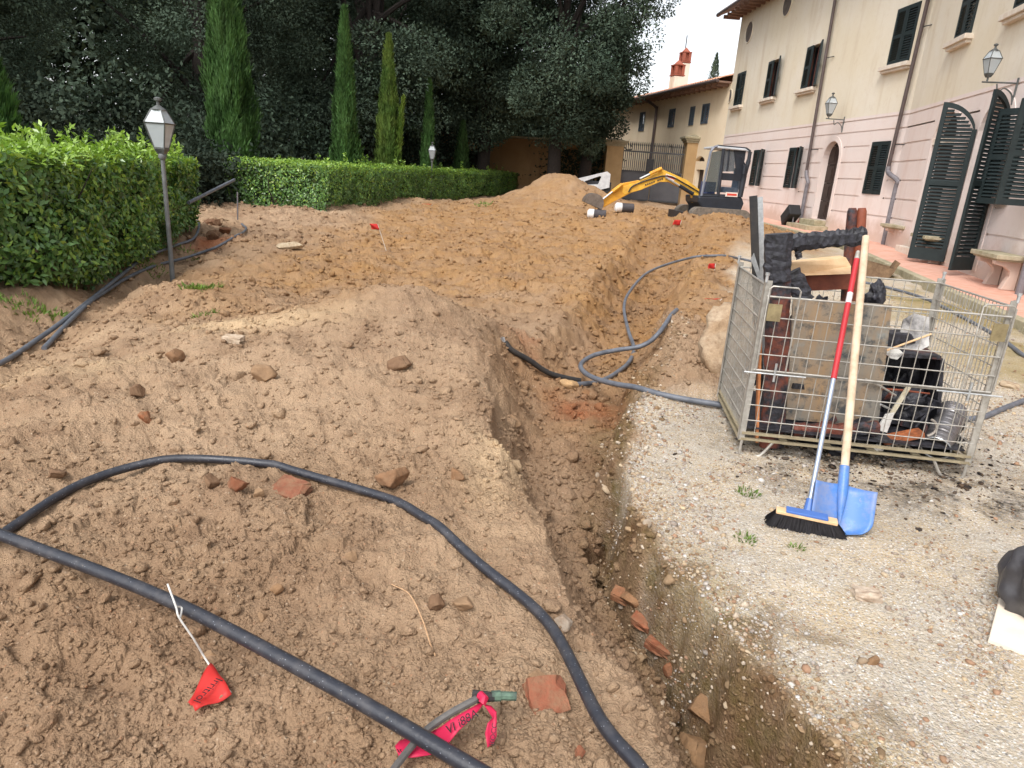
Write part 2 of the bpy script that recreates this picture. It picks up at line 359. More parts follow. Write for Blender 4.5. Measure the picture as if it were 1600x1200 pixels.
    hb = k.math('ADD', k.math('MULTIPLY', fine, .8), k.math('ADD', k.math('MULTIPLY', vd.outputs['Distance'], -.5), k.noise(140, 3)))
    k.bump(hb, .9, .014)
    return k.done(c, .95, 0, .12)
M_GROUND = mat_ground()
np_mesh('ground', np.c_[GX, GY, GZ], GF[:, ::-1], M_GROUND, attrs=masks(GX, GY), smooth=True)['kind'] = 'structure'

# ------------------------------------------------------------------ buildings
class Frame:
    def __init__(s, O, d, n): s.O, s.d, s.n = map(lambda a: np.array(a, float), (O, d, n)); s.z = np.array([0, 0, 1.])
    def P(s, a, h, q=0.0): return s.O + s.d * a + s.n * q + s.z * h
    def hit(s, px, py, q=0.0):
        p = on_plane(px, py, s.P(0, 0, q), s.n); return (p - s.O).dot(s.d), p[2]
    def box(s, mb, a0, a1, h0, h1, q0, q1):
        mb.boxm(s.P((a0 + a1) / 2, (h0 + h1) / 2, (q0 + q1) / 2), s.d * (a1 - a0) / 2, s.n * (q1 - q0) / 2, s.z * (h1 - h0) / 2)
FL_ = Frame(BEND, DL, (-DL[1], DL[0], 0)); FR_ = Frame(BEND, DR, (DR[1], -DR[0], 0)); FA_ = Frame(CORN, DA, (-DA[1], DA[0], 0))
def wall(mb, f, a0, a1, h0, h1, ops, grooves=(), plain=(), depth=.24, gd=.025, gw=.035):
    """a wall face with recessed openings; ops: (a0, a1, h0, h1, arch rise); grooves: heights of cut joints"""
    A = sorted({a0, a1} | {v for o in ops for v in o[:2] if a0 < v < a1} | {v for o in plain for v in o[:2] if a0 < v < a1})
    Hs = sorted({h0, h1} | {v for o in ops for v in o[2:4] if h0 < v < h1} | {v for o in plain for v in o[2:4] if h0 < v < h1} | {g + e for g in grooves for e in (-gw / 2, gw / 2) if h0 < g < h1})
    for i in range(len(A) - 1):
        for j in range(len(Hs) - 1):
            ca, ch = (A[i] + A[i + 1]) / 2, (Hs[j] + Hs[j + 1]) / 2
            if any(o[0] < ca < o[1] and o[2] < ch < o[3] for o in ops): continue
            q = 0.0
            if any(abs(ch - g) < gw / 2 for g in grooves) and not any(o[0] < ca < o[1] and o[2] < ch < o[3] for o in plain): q = -gd
            mb.quad(f.P(A[i], Hs[j], q), f.P(A[i + 1], Hs[j], q), f.P(A[i + 1], Hs[j + 1], q), f.P(A[i], Hs[j + 1], q))
            if q:
                for hh in (Hs[j], Hs[j + 1]): mb.quad(f.P(A[i], hh, q), f.P(A[i + 1], hh, q), f.P(A[i + 1], hh, 0), f.P(A[i], hh, 0))
    for o in ops:
        b0, b1, c0, c1, ar = o; sp = c1 - ar; m = 14
        if ar:
            cx, hw = (b0 + b1) / 2, (b1 - b0) / 2
            arc = [(cx - hw * math.cos(math.pi * t / m), sp + ar * math.sin(math.pi * t / m)) for t in range(m + 1)]
            for (x0, y0), (x1, y1) in zip(arc[:-1], arc[1:]):
                mb.quad(f.P(x0, y0), f.P(x1, y1), f.P(x1, c1), f.P(x0, c1)); mb.quad(f.P(x0, y0), f.P(x1, y1), f.P(x1, y1, -depth), f.P(x0, y0, -depth))
        else: mb.quad(f.P(b0, c1), f.P(b1, c1), f.P(b1, c1, -depth), f.P(b0, c1, -depth))
        for b in (b0, b1): mb.quad(f.P(b, c0), f.P(b, sp), f.P(b, sp, -depth), f.P(b, c0, -depth))
        mb.quad(f.P(b0, c0), f.P(b1, c0), f.P(b1, c0, -depth), f.P(b0, c0, -depth))
def shutter_mb(hinge, u, h0, h1, wd, arch=0.0, tw=.045, slat=.055, fr=.075, mid=True):
    """louvred leaf: hinge (x,y), u unit vector from the hinge to the free edge; arch: quarter arch falling towards the hinge"""
    mb = MB(); u = np.array([u[0], u[1], 0.]); v = np.array([-u[1], u[0], 0.]); z = np.array([0, 0, 1.]); O = np.array([hinge[0], hinge[1], 0.])
    top = lambda a: h1 - arch + arch * math.sqrt(max(0, 1 - (1 - a / wd) ** 2)) if arch else h1
    def bx(a0, a1, b0, b1, t=tw): mb.boxm(O + u * (a0 + a1) / 2 + z * (b0 + b1) / 2, u * (a1 - a0) / 2, v * t / 2, z * (b1 - b0) / 2)
    bx(0, fr, h0, top(fr * .3)); bx(wd - fr, wd, h0, h1 - (.01 if arch else 0)); bx(fr, wd - fr, h0, h0 + (.22 if arch else .09))
    if arch:
        m = 12
        for i in range(m):
            x0, x1 = wd * i / m, wd * (i + 1) / m
            p = [O + u * x0 + z * top(x0), O + u * x1 + z * top(x1), O + u * x1 + z * (top(x1) - .085), O + u * x0 + z * (top(x0) - .085 - (.25 if i == 0 else 0))]
            mb.prism([q - v * (tw / 2 + .003) for q in p], v * (tw + .006))
    else: bx(fr, wd - fr, h1 - .09, h1)
    if mid: bx(fr, wd - fr, (h0 + h1) / 2 - .04, (h0 + h1) / 2 + .04)
    h = h0 + (.22 if arch else .09) + slat * .4
    while h < h1 - .09:
        lo = fr
        if arch:
            while lo < wd - fr and top(lo) - .07 < h + slat: lo += .02
        if lo < wd - fr - .02:
            c = O + u * (lo + wd - fr) / 2 + z * (h + slat * .35)
            tl = (z * .75 - v * .66)
            mb.boxm(c, u * (wd - fr - lo) / 2, tl * slat * .52, np.cross(u, tl) * .004)
        h += slat
    return mb
M_SHUT = sm('dark green shutter paint', (36, 47, 48), (28, 38, 39), 9, .6, bump=.05)
M_SHUTG = sm('grey green shutter paint', (82, 92, 102), (70, 80, 90), 9, .55, bump=.05)
def mat_plaster(name, c1, c2, c3, sc=.55):
    k = NT(name); n1 = k.noise(sc, 6, .62); mp = k.n('ShaderNodeMapping'); k.set(mp.inputs[0], k.pos); mp.inputs['Scale'].default_value = (2.2, 2.2, .28)
    c = k.mix(k.ramp(n1, [(.36, 0.), (.64, 1.)]), lin(c1), lin(c2))
    c = k.mix(k.ramp(k.noise(1.0, 5, .65, mp.outputs[0]), [(.52, 0.), (.75, .6)]), c, lin(c3))
    c = k.mix(k.ramp(k.noise(9, 5, .7), [(.5, 0.), (.8, .22)]), c, lin(c3))
    zz = k.n('ShaderNodeSeparateXYZ'); k.set(zz.inputs[0], k.pos); lo_ = k.math('ADD', zz.outputs[2], k.math('MULTIPLY', k.noise(1.6, 5, .7), -1.1)); c = k.mix(k.ramp(lo_, [(.0, .55), (.32, 0.)]), c, lin((178, 150, 128)))
    c = k.mix(k.ramp(k.noise(2.6, 6, .75), [(.58, 0.), (.66, .28), (.7, 0.)]), c, lin(c3))
    k.bump(k.noise(45, 4), .25, .006)
    return k.done(c, .92, 0, .15)
M_CREAM = mat_plaster('cream plaster', (224, 215, 199), (219, 207, 184), (196, 176, 148))
M_PINK = mat_plaster('pale pink plaster', (227, 214, 208), (223, 207, 199), (210, 186, 174))
M_OCHRE = mat_plaster('warm ochre plaster', (232, 215, 188), (227, 208, 178), (210, 186, 154))
M_STONE = sm('weathered sandstone', (176, 166, 142), (140, 132, 104), 6, .9, bump=.5, bscale=30)
M_PALESTONE = sm('pale stone trim', (222, 212, 198), (206, 190, 172), 8, .85, bump=.2)
M_BROWNPIPE = sm('brown painted metal', (92, 80, 78), (76, 64, 60), 5, .5, bump=.02)
M_GREYPIPE = sm('grey cast iron', (128, 124, 128), (104, 100, 104), 6, .55, bump=.05)
M_GLASSDARK = sm('dark window glass', (52, 56, 64), (34, 38, 46), 2, .12, spec=.6, bump=0)
M_WOODDOOR = sm('dark brown door wood', (66, 52, 47), (48, 38, 34), 14, .55, bump=.2)
M_WINWOOD = sm('reddish window wood', (110, 66, 54), (84, 50, 42), 12, .6, bump=.1)
M_TERRA = None
def mat_roof(name):
    k = NT(name); c = k.mix(k.ramp(k.noise(3.5, 5, .7), [(.3, 0.), (.7, 1.)]), lin((204, 142, 112)), lin((224, 178, 150)))
    c = k.mix(k.ramp(k.noise(11, 4, .7), [(.55, 0.), (.75, .8)]), c, lin((150, 108, 88))); k.bump(k.noise(30, 3), .4, .02)
    return k.done(c, .9, 0, .15)
M_ROOF = mat_roof('clay roof tile'); M_IRON = sm('dark iron', (60, 60, 62), (44, 44, 46), 10, .55, spec=.4, bump=.1)
def tile_roof(f, a0, a1, q0, h0, q1, h1, pitch=.22):
    """barrel tiles running down a slope from (q1,h1) to the eave (q0,h0)"""
    V = []; n = int((a1 - a0) / pitch * 6); rows = max(3, int(math.hypot(q1 - q0, h1 - h0) / .32))
    for r in range(rows + 1):
        t = r / rows
        for i in range(n + 1):
            a = a0 + (a1 - a0) * i / n; ph = math.sin(math.pi * 2 * (a - a0) / pitch)
            V.append(f.P(a, h0 + (h1 - h0) * t + .045 * (abs(ph) * (1 if ph > 0 else -.6)) + (.02 if r % 2 else 0), q0 + (q1 - q0) * t))
    idx = (np.arange(rows)[:, None] * (n + 1) + np.arange(n)[None, :]).ravel()
    return np.array(V), np.c_[idx, idx + 1, idx + n + 2, idx + n + 1]

# ---- villa
def villa():
    v = thing('villa', 'long two storey villa, cream above and grooved pale pink plaster below, with dark green shutters', 'house', BEND + np.array([1.5, 0, .35]))
    HS, HT = 3.36, 7.9; SL, SR = 12.9, 16.0
    gro = [.95, 1.38, 1.80, 2.22, 2.62, 2.98]
    # left wing, ground floor
    gL = [(.5, 1.32, 1.45, 2.71, 0), (2.92, 3.84, .66, 2.80, .46)]
    for pl, pr in (((1235, 231), (1256, 229)), ((1179, 236), (1196, 234))):
        a, b = FL_.hit(*pl)[0], FL_.hit(*pr)[0]; gL.append((b, a, 1.47, 2.70, 0))
    uL = [(.5, 1.42, 4.45, 5.72, 0)]
    for pl, pr in (((1263, 73), (1286, 62)), ((1202, 99), (1220, 91)), ((1150, 140), (1163, 135))):
        a, b = FL_.hit(*pl)[0], FL_.hit(*pr)[0]; uL.append((b, a, 4.40, 5.62, 0))
    gR = [(1.98, 3.22, .36, 3.12, .62), (4.20, 5.42, .33, 3.12, .62), (6.05, 7.05, 1.42, 2.86, 0), (9.0, 10.2, .3, 3.1, .6), (12.5, 13.5, 1.42, 2.86, 0)]
    uR = [(1.86, 2.70, 4.45, 5.75, 0), (4.38, 5.36, 4.45, 5.75, 0), (7.0, 8.0, 4.45, 5.75, 0), (10, 11, 4.45, 5.75, 0), (13, 14, 4.45, 5.75, 0)]
    plainL = [(o[0] - .16, o[1] + .16, o[2] - .3 if not o[4] else 0, o[3] + .14 if not o[4] else o[3] + .16) for o in gL]
    plainR = [(o[0] - .16, o[1] + .16, o[2] - .26 if not o[4] else 0, o[3] + .12) for o in gR]
    lo = MB(); wall(lo, FL_, 0, SL, 0, HS, gL, gro + [HS - .09], plainL); wall(lo, FR_, 0, SR, 0, HS, gR, gro + [HS - .09], plainR)
    lo.build('ground_floor_wall', M_PINK, v)
    up = MB(); wall(up, FL_, 0, SL, HS, HT, uL); wall(up, FR_, 0, SR, HS, HT, uR)
    e0, e1 = FL_.P(SL, 0), FL_.P(SL, 0, -9); r0, r1 = FR_.P(SR, 0), FR_.P(SR, 0, -9)
    for p, q in ((e0, e1), (r0, r1), (e1, r1)):
        a, b = np.array(p), np.array(q); up.quad(a, b, b + [0, 0, HT], a + [0, 0, HT])
    up.build('upper_wall', M_CREAM, v)
    for f, ops in ((FL_, gL + uL), (FR_, gR + uR)):
        for o in ops:                                  # dark panes behind the openings
            inn = MB(); inn.quad(f.P(o[0] - .1, o[2] - .1, -.245), f.P(o[1] + .1, o[2] - .1, -.245), f.P(o[1] + .1, o[3] + .1, -.245), f.P(o[0] - .1, o[3] + .1, -.245)); inn.build('window_glass', M_GLASSDARK, v)
    for f, ops in ((FL_, uL), (FR_, uR)):
        for o in ops:                                  # stone sills
            m = MB(); f.box(m, o[0] - .14, o[1] + .14, o[2] - .1, o[2] - .005, -.1, .15); f.box(m, o[0] - .09, o[1] + .09, o[2] - .16, o[2] - .1, -.1, .10); m.build('window_sill', M_PALESTONE, v, bevel=.008)
    def leaf(f, o, near, ang, arch=0.0, nm='shutter', q=.03, par=v, slat=.055, hw=None):
        wd = hw or (o[1] - o[0]) / 2 - .004
        h = o[0] if near == (f is FL_) else o[1]
        sgn = 1 if h == o[0] else -1
        H0 = f.P(h + sgn * .002, 0, q); a = R(ang); u = f.d * sgn * math.cos(a) + f.n * math.sin(a)
        mb = shutter_mb(H0, u, o[2] + .01, o[3] - .01, wd, arch, slat=slat)
        return mb.build(nm, M_SHUT, par)
    for o in (gL[0], uL[0]):
        for nr in (True, False): leaf(FL_, o, nr, 1.5, q=.0)
    leaf(FL_, uL[3], True, 2, q=.0); leaf(FL_, uL[3], False, 2, q=.0)
    for o in (gL[2], gL[3]): leaf(FL_, o, False, 2, q=.0); leaf(FL_, o, True, 148)
    for o in (uL[1], uL[2]):
        leaf(FL_, o, False, 4, q=.0); leaf(FL_, o, True, 160)
        m = MB(); FL_.box(m, o[0] + .02, o[1] - .02, o[2], o[2] + .06, -.2, -.14); FL_.box(m, o[0] + .02, o[0] + .1, o[2] + .06, o[3], -.2, -.14); FL_.box(m, o[1] - .1, o[1] - .02, o[2] + .06, o[3], -.2, -.14); FL_.box(m, (o[0] + o[1]) / 2 - .04, (o[0] + o[1]) / 2 + .04, o[2] + .06, o[3], -.2, -.14)
        m.build('window_frame', M_WINWOOD, v)
    for o in (uR[0], uR[1], uR[2], uR[3], uR[4]):
        for nr in (True, False): leaf(FR_, o, nr, 1.5, q=.0)
    leaf(FR_, gR[1], False, 118, .62, 'door_shutter', slat=.062); leaf(FR_, gR[1], True, 130, .62, 'door_shutter', slat=.062)
    leaf(FR_, gR[2], False, 148); leaf(FR_, gR[2], True, 88, hw=.55)
    for nr in (True, False): leaf(FR_, gR[4], nr, 1.5, q=0)
    # wooden doors inside the arches
    for f, o in ((FL_, gL[1]), (FR_, gR[0]), (FR_, gR[3])):
        m = MB(); a, b, c, d, ar = o; mid = (a + b) / 2
        for x0, x1 in ((a, mid - .006), (mid + .006, b)):
            for k in range(4):
                hh0 = c + .02 + k * .5; f.box(m, x0 + .01, x1 - .01, hh0, hh0 + .485, -.21, -.16)
                f.box(m, x0 + .09, x1 - .09, hh0 + .08, hh0 + .4, -.16, -.145)
        f.box(m, a, b, c + 2.03, d, -.21, -.165)
        m.build('wooden_door', M_WOODDOOR, v)
    m = MB(); FR_.box(m, 1.99, 2.3, 2.5, 2.62, -.2, .0); FR_.box(m, 2.3, 3.21, 2.5, 2.62, -.2, -.1); m.build('door_transom', M_PALESTONE, v)
    # arch surrounds: a slightly proud plain band
    for f, o in ((FL_, gL[1]), (FR_, gR[0]), (FR_, gR[1])):
        m = MB(); a, b, c, d, ar = o; cx, hw, sp = (a + b) / 2, (b - a) / 2, d - ar
        for w0, w1, c0, c1 in ((a - .13, a - .001, c, sp), (b + .001, b + .13, c, sp)): f.box(m, w0, w1, c0, c1, -.01, .012)
        for t in range(14):
            A = [math.pi * (t + e) / 14 for e in (0, 1)]
            pts = [f.P(cx - (hw + .001) * math.cos(A[0]), sp + (ar + .001) * math.sin(A[0]), -.01), f.P(cx - (hw + .001) * math.cos(A[1]), sp + (ar + .001) * math.sin(A[1]), -.01),
                   f.P(cx - (hw + .13) * math.cos(A[1]), sp + (ar + .13) * math.sin(A[1]), -.01), f.P(cx - (hw + .13) * math.cos(A[0]), sp + (ar + .13) * math.sin(A[0]), -.01)]
            m.prism(pts, f.n * .022)
        m.build('door_surround', M_PINK, v)
    m = MB(); FL_.box(m, 2.75, 4.1, .36, .50, .002, .62); FL_.box(m, 2.92, 3.9, .50, .645, .002, .34); m.build('doorstep', M_STONE, v, bevel=.012)
    m = MB(); FR_.box(m, 1.7, 3.3, .25, .43, .002, .16); m.build('doorstep', M_PALESTONE, v, bevel=.01)
    # round attic vents
    for px, py, rr in ((1171, 50, .34), (1231, 6, .34), (1141, 150, .22)):
        a, h = FL_.hit(px, py); m = MB()
        m.prism([FL_.P(a + rr * math.cos(t), h + rr * 1.05 * math.sin(t), .012) for t in np.linspace(0, 2 * math.pi, 24, endpoint=False)], FL_.n * -.008)
        m.build('round_vent', sm('dark vent recess', (112, 104, 98), (88, 80, 76), 5, .9), v)
        m = MB(); ring = [FL_.P(a + (rr + .02) * math.cos(t), h + (rr * 1.05 + .02) * math.sin(t), .012) for t in np.linspace(0, 2 * math.pi, 25)]; m.tube(ring, .022, 6, False); m.build('vent_rim', M_CREAM, v)
    # eaves: gutter, soffit boards, rafters, tiled slope
    m = MB()
    for f, L in ((FL_, SL + .7), (FR_, SR)):
        m.quad(f.P(0, HT - .05, .68), f.P(L, HT - .05, .68), f.P(L, HT + .3, -.1), f.P(0, HT + .3, -.1))
        for i in range(int(L / .45)): f.box(m, .2 + i * .45, .29 + i * .45, HT - .2, HT - .07, -.05, .6)
    m.build('eaves', sm('brown soffit wood', (140, 112, 96), (116, 92, 80), 6, .8), v)
    m = MB()
    for f, L in ((FL_, SL + .75), (FR_, SR)): m.tube([f.P(0, HT - .02, .74), f.P(L, HT - .02, .74)], .08, 8)
    m.build('gutter', M_BROWNPIPE, v)
    for f, L in ((FL_, SL + .75), (FR_, SR)):
        V, Q = tile_roof(f, 0, L, .72, HT + .06, -4.5, HT + 1.9); np_mesh('tiled_roof', V, Q, M_ROOF, v, smooth=True)
    # downpipes with an elbow to a grey cast foot
    def downpipe(f, top, elbow, foot, htop):
        a0, h0 = f.hit(*elbow, .1); a1, h1 = f.hit(*foot, .1); at_, ht_ = f.hit(*top, .1)
        m = MB(); m.tube([f.P(at_ + (at_ - a0) * (htop - ht_) / (ht_ - h0), htop, .12), f.P(at_, ht_, .1), f.P(a0, h0, .1)], .043, 10)
        pipe = m.build('downpipe', M_BROWNPIPE, v, smooth=True)
        m = MB(); m.tube(spline([f.P(a0, h0 + .02, .1), f.P(a0 - .06 * (1 if f is FL_ else -1), h0 - .12, .1), f.P(a1 - .02, h0 - .3, .1), f.P(a1, h0 - .5, .1), f.P(a1, h1 - .15, .1)], 5), .055, 10); m.build('downpipe_foot', M_GREYPIPE, v, smooth=True)
        for hh in (2.6, 5.1):
            t = (hh - h0) / (ht_ - h0); aa = a0 + (at_ - a0) * t; m = MB(); m.tube([f.P(aa - .35, hh, .02), f.P(aa, hh, .1)], .012, 6); m.build('pipe_bracket', M_IRON, pipe)
    downpipe(FL_, (1304, 5), (1260, 268), (1252, 337), HT)
    downpipe(FL_, (1450, 0), (1388, 262), (1382, 372), HT)
    a, h = FR_.hit(1598, 440, .1); m = MB(); m.tube([FR_.P(a, .2, .1), FR_.P(a, HT, .1)], .055, 10); m.build('downpipe', M_GREYPIPE, v, smooth=True)
    return v
VILLA = villa()

# ---- pavement in front of the villa, with its kerb stones
def pavement():
    m = MB(); kb = MB(); pts = []
    for f, ss in ((FR_, np.linspace(16, .12, 22)), (FL_, np.linspace(.0, 12.6, 20))):
        for s_ in ss:
            p, q = f.P(s_, 0, .0), f.P(s_, 0, 1.0); pts.append((p, q))
    for (p, q), (p2, q2) in zip(pts[:-1], pts[1:]):
        Z = lambda v, o=0.0: np.array([v[0], v[1], zpave(v[0], v[1]) + o])
        m.quad(Z(p), Z(q), Z(q2), Z(p2))
        d = (p - q) / np.linalg.norm(p - q); d2 = (p2 - q2) / np.linalg.norm(p2 - q2)
        a, b, a2, b2 = q, q - d * .13, q2, q2 - d2 * .13
        g = .012 * (q2 - q) / np.linalg.norm(q2 - q)
        kb.add([Z(a, .012), Z(b, .004), Z(b2, .004) - g, Z(a2, .012) - g, Z(a, -.35), Z(b, -.35), Z(b2, -.35) - g, Z(a2, -.35) - g], [(0, 1, 2, 3), (1, 5, 6, 2), (0, 4, 5, 1), (3, 2, 6, 7), (4, 0, 3, 7)])
    k = NT('terracotta paving'); br = k.n('ShaderNodeTexBrick', Scale=3.2); br.inputs['Color1'].default_value = (*lin((205, 150, 128)), 1); br.inputs['Color2'].default_value = (*lin((216, 166, 146)), 1); br.inputs['Mortar'].default_value = (*lin((196, 152, 134)), 1)
    br.inputs['Mortar Size'].default_value = .012; k.set(br.inputs['Vector'], k.pos)
    c = k.mix(k.ramp(k.noise(2.5, 5, .7), [(.4, 0.), (.7, .55)]), br.outputs[0], lin((222, 186, 168))); k.bump(k.noise(40, 3), .2, .005)
    tag(m.build('pavement', k.done(c, .85, 0, .2)), kind='structure'); tag(kb.build('kerb', M_STONE, bevel=.01), kind='structure')
pavement()

# ---- wing at the end of the courtyard
def wing():
    v = thing('annex', 'lower ochre plastered wing with a clay tiled roof behind the iron gate', 'house', CORN + DA * 6 + np.array([1, 0, .5]))
    f = FA_; HT = 5.35; L = 24.0; ops = []
    for pa, pb, pc in (((1001, 176), (1009, 176), 205), ((1047, 171), (1056, 171), 199), ((1080, 167), (1087, 166), 196), ((1099, 163), (1110, 161), 193.5)):
        a, h = f.hit(*pa); b, _ = f.hit(*pb); ops.append((b, a, f.hit(pa[0], pc)[1], h, 0))
    a, h = f.hit(1046, 228); b, _ = f.hit(1051, 228); ops.append((b, a, f.hit(1045, 249)[1], h, 0))
    a, _ = f.hit(1086, 255); b, _ = f.hit(1101, 251); ops.append((b, a, f.hit(1093, 252)[1], f.hit(1093, 244)[1], .25))
    a, _ = f.hit(1088, 268); b, _ = f.hit(1100, 266); ops.append((b, a, .45, f.hit(1094, 265)[1], 0))
    m = MB(); wall(m, f, 0, L, 0, HT, ops, depth=.18); p = [f.P(L, 0), f.P(L, 0, -7), f.P(0, 0, -7)]
    for a_, b_ in ((p[0], p[1]), (p[1], p[2])): m.quad(a_, b_, b_ + [0, 0, HT], a_ + [0, 0, HT])
    m.build('plaster_wall', M_OCHRE, v)
    for o in ops[4:]: m = MB(); m.quad(f.P(o[0], o[2], -.17), f.P(o[1], o[2], -.17), f.P(o[1], o[3], -.17), f.P(o[0], o[3], -.17)); m.build('dark_opening', M_WOODDOOR, v)
    for o in ops[:4]:
        for e in (0, 1):
            wd = (o[1] - o[0]) / 2 - .01; H0 = f.P(o[e], 0, .01); shutter_mb(H0, f.d * (1 - 2 * e), o[2], o[3], wd, slat=.07, mid=False).build('shutter', M_SHUTG, v)
    m = MB(); f.box(m, 0.05, L, HT - .02, HT + .05, -.1, .55)
    for i in range(int(L / .5)): f.box(m, .25 + i * .5, .35 + i * .5, HT - .13, HT - .02, 0, .5)
    m.build('eaves', sm('brown soffit wood', 0), v); m = MB(); m.tube([f.P(.05, HT + .05, .62), f.P(L, HT + .05, .62)], .07, 8); m.build('gutter', M_BROWNPIPE, v)
    V, Q = tile_roof(f, .05, L, .6, HT + .12, -3.6, HT + 1.35); np_mesh('tiled_roof', V, Q, M_ROOF, v, smooth=True)
    V, Q = tile_roof(f, .05, L, -7.4, HT + .12, -3.6, HT + 1.35); np_mesh('tiled_roof', V, Q, M_ROOF, v, smooth=True)
    m = MB(); a, h = f.hit(1026, 170, .1); a2, h2 = f.hit(1017, 262, .1)
    m.tube(spline([f.P(a + .9, HT + .02, .55), f.P(a + .5, HT - .15, .4), f.P(a + .05, HT - .45, .12), f.P(a, HT - .8, .1), f.P(a, .6, .1)], 5), .07, 8); m.build('downpipe', M_BROWNPIPE, v, smooth=True)
    for px, wd, htp, hcap, q in ((1059, .58, 7.75, 1.05, -3.1), (1068, .5, 8.7, 1.2, -4.1)):
        a, _ = f.hit(px, 110, q); c = f.P(a, 0, q); ang = math.atan2(f.d[1], f.d[0])
        m = MB(); m.box((c[0], c[1], (HT + htp - .6) / 2), (wd * 1.15, wd, htp - .6 - HT), ang); ch = m.build('chimney', M_CREAM, v)
        m = MB(); m.box((c[0], c[1], htp - .54), (wd * 1.25, wd * 1.12, .06), ang)
        for i in (-1, 1):
            for j in (-1, 1):
                d = f.d * i * wd * .42 + f.n * j * wd * .36; m.box((c[0] + d[0], c[1] + d[1], htp - .26), (.16, .16, .46), ang)
        m.box((c[0], c[1], htp - .26), (wd * .7, wd * .5, .44), ang); m.box((c[0], c[1], htp + .0), (wd * 1.25, wd * 1.1, .05), ang)
        m.lathe((c[0], c[1], htp + .035), [(wd * .62, 0), (wd * .3, .14), (.03, .24)], 4, True); m.build('chimney_cap', sm('brick red clay', (160, 94, 74), (136, 76, 60), 9, .9), ch)
    m = MB(); c = f.P(f.hit(1068, 100, -4.1)[0], 8.95, -4.1); m.tube([c, c + [0, 0, .7]], .03, 5); m.build('lightning_rod', M_IRON, v)
wing()

# ---- gate, its pillars and the wall under the oaks
M_PILLAR = mat_plaster('dull ochre plaster', (186, 158, 118), (172, 142, 102), (150, 122, 92), 1.2)
GY0 = 33.0
def gpt(px, py): return on_plane(px, py, (0, GY0, 0), np.array([-.06, -1., 0]))
def gate_pillar(px, wd, top, label):
    c = gpt(px, 300); zb = zt(c[0], c[1]) - .2; v = thing('gate_pillar', label, 'pillar', (c[0], c[1], zb), 'gate pillars')
    m = MB(); m.box((c[0], c[1], (zb + top) / 2), (wd, wd, top - zb)); m.build('shaft', M_PILLAR, v)
    m = MB()
    for i, (e, t) in enumerate(((.10, .07), (.22, .09), (.34, .09))): m.box((c[0], c[1], top + .04 + i * .085), (wd + e, wd + e, .08))
    m.lathe((c[0], c[1], top + .25), [(wd * .85, 0), (wd * .1, .12)], 4, True); m.build('capital', M_STONE, v)
gate_pillar(1075, .80, 3.1, 'tall ochre gate pillar on the right of the iron gate, beside the excavator cab')
gate_pillar(953, .75, 2.75, 'ochre gate pillar left of the iron gate, half under the oak')
def gate():
    a, b = gpt(966, 300), gpt(1063, 300); zb = .45
    for z0, u in ((zb, 0),):
        v = thing('iron_gate', 'tall grey iron gate with spear bars above a solid sheet panel', 'gate', ((a + b)[0] / 2, (a + b)[1] / 2, zb))
    d = (b - a); d[2] = 0; L = np.linalg.norm(d); d /= L; top = gpt(1000, 228)[2]; pt = gpt(990, 268)[2]; mid = (a + b) / 2
    P = lambda s_, z, q=0.0: np.array([a[0], a[1], 0]) + d * s_ + np.array([d[1], -d[0], 0]) * q + np.array([0, 0, z])
    for s0, s1 in ((0.03, L / 2 - .02), (L / 2 + .02, L - .03)):
        m = MB(); m.boxm(P((s0 + s1) / 2, (zb + pt) / 2), d * (s1 - s0) / 2, np.array([d[1], -d[0], 0]) * .015, np.array([0, 0, (pt - zb) / 2])); m.build('sheet_panel', sm('grey painted sheet', (98, 98, 102), (84, 84, 88), 2, .6, bump=.02), v)
    m = MB(); n = 30
    for i in range(n + 1):
        s_ = .05 + (L - .1) * i / n; m.boxm(P(s_, (pt + top) / 2, .03), d * .017, np.array([d[1], -d[0], 0]) * .017, np.array([0, 0, (top - pt) / 2])); m.lathe(P(s_, top, .03), [(.03, 0), (.035, .05), (.004, .18)], 4)
    m.build('bars', sm('grey gate paint', (84, 84, 86), (70, 70, 72), 6, .55), v)
    m = MB()
    for z in (pt + .02, top - .25, zb + .06): m.boxm(P(L / 2, z, .03), d * L / 2, np.array([d[1], -d[0], 0]) * .025, np.array([0, 0, .03]))
    m.build('rails', sm('grey gate paint', 0), v)
    m = MB(); m.boxm(P(L * .46, pt + .22, .05), d * .16, np.array([d[1], -d[0], 0]) * .04, np.array([0, 0, .36])); m.build('lock_box', M_IRON, v)
gate()
def garden_wall():
    f = Frame(gpt(946, 300) * [1, 1, 0] + [0, 1.5, 0], np.array([-.985, .174, 0]), np.array([-.174, -.985, 0]))
    v = thing('garden_wall', 'orange plastered garden wall with dark arched doorways seen under the oaks', 'wall', f.P(6, .3))
    ops = [(5.6, 7.3, .2, 2.2, .8)]
    m = MB(); wall(m, f, 0, 11, -.3, 2.9, ops, depth=.4); m.quad(f.P(0, 2.9), f.P(11, 2.9), f.P(11, 2.9, -.5), f.P(0, 2.9, -.5)); m.quad(f.P(0, -.3, -.5), f.P(11, -.3, -.5), f.P(11, 2.9, -.5), f.P(0, 2.9, -.5))
    m.build('plaster_face', mat_plaster('orange plaster', (158, 126, 90), (140, 110, 76), (112, 88, 64)), v)
    for o in ops: m = MB(); m.quad(f.P(o[0], o[2], -.38), f.P(o[1], o[2], -.38), f.P(o[1], o[3], -.38), f.P(o[0], o[3], -.38)); m.build('arched_door', sm('dark brown door wood', 0), v)
    m = MB(); f.box(m, -.1, 11, 2.92, 3.0, -.6, .1); m.build('coping', M_STONE, v)
garden_wall()

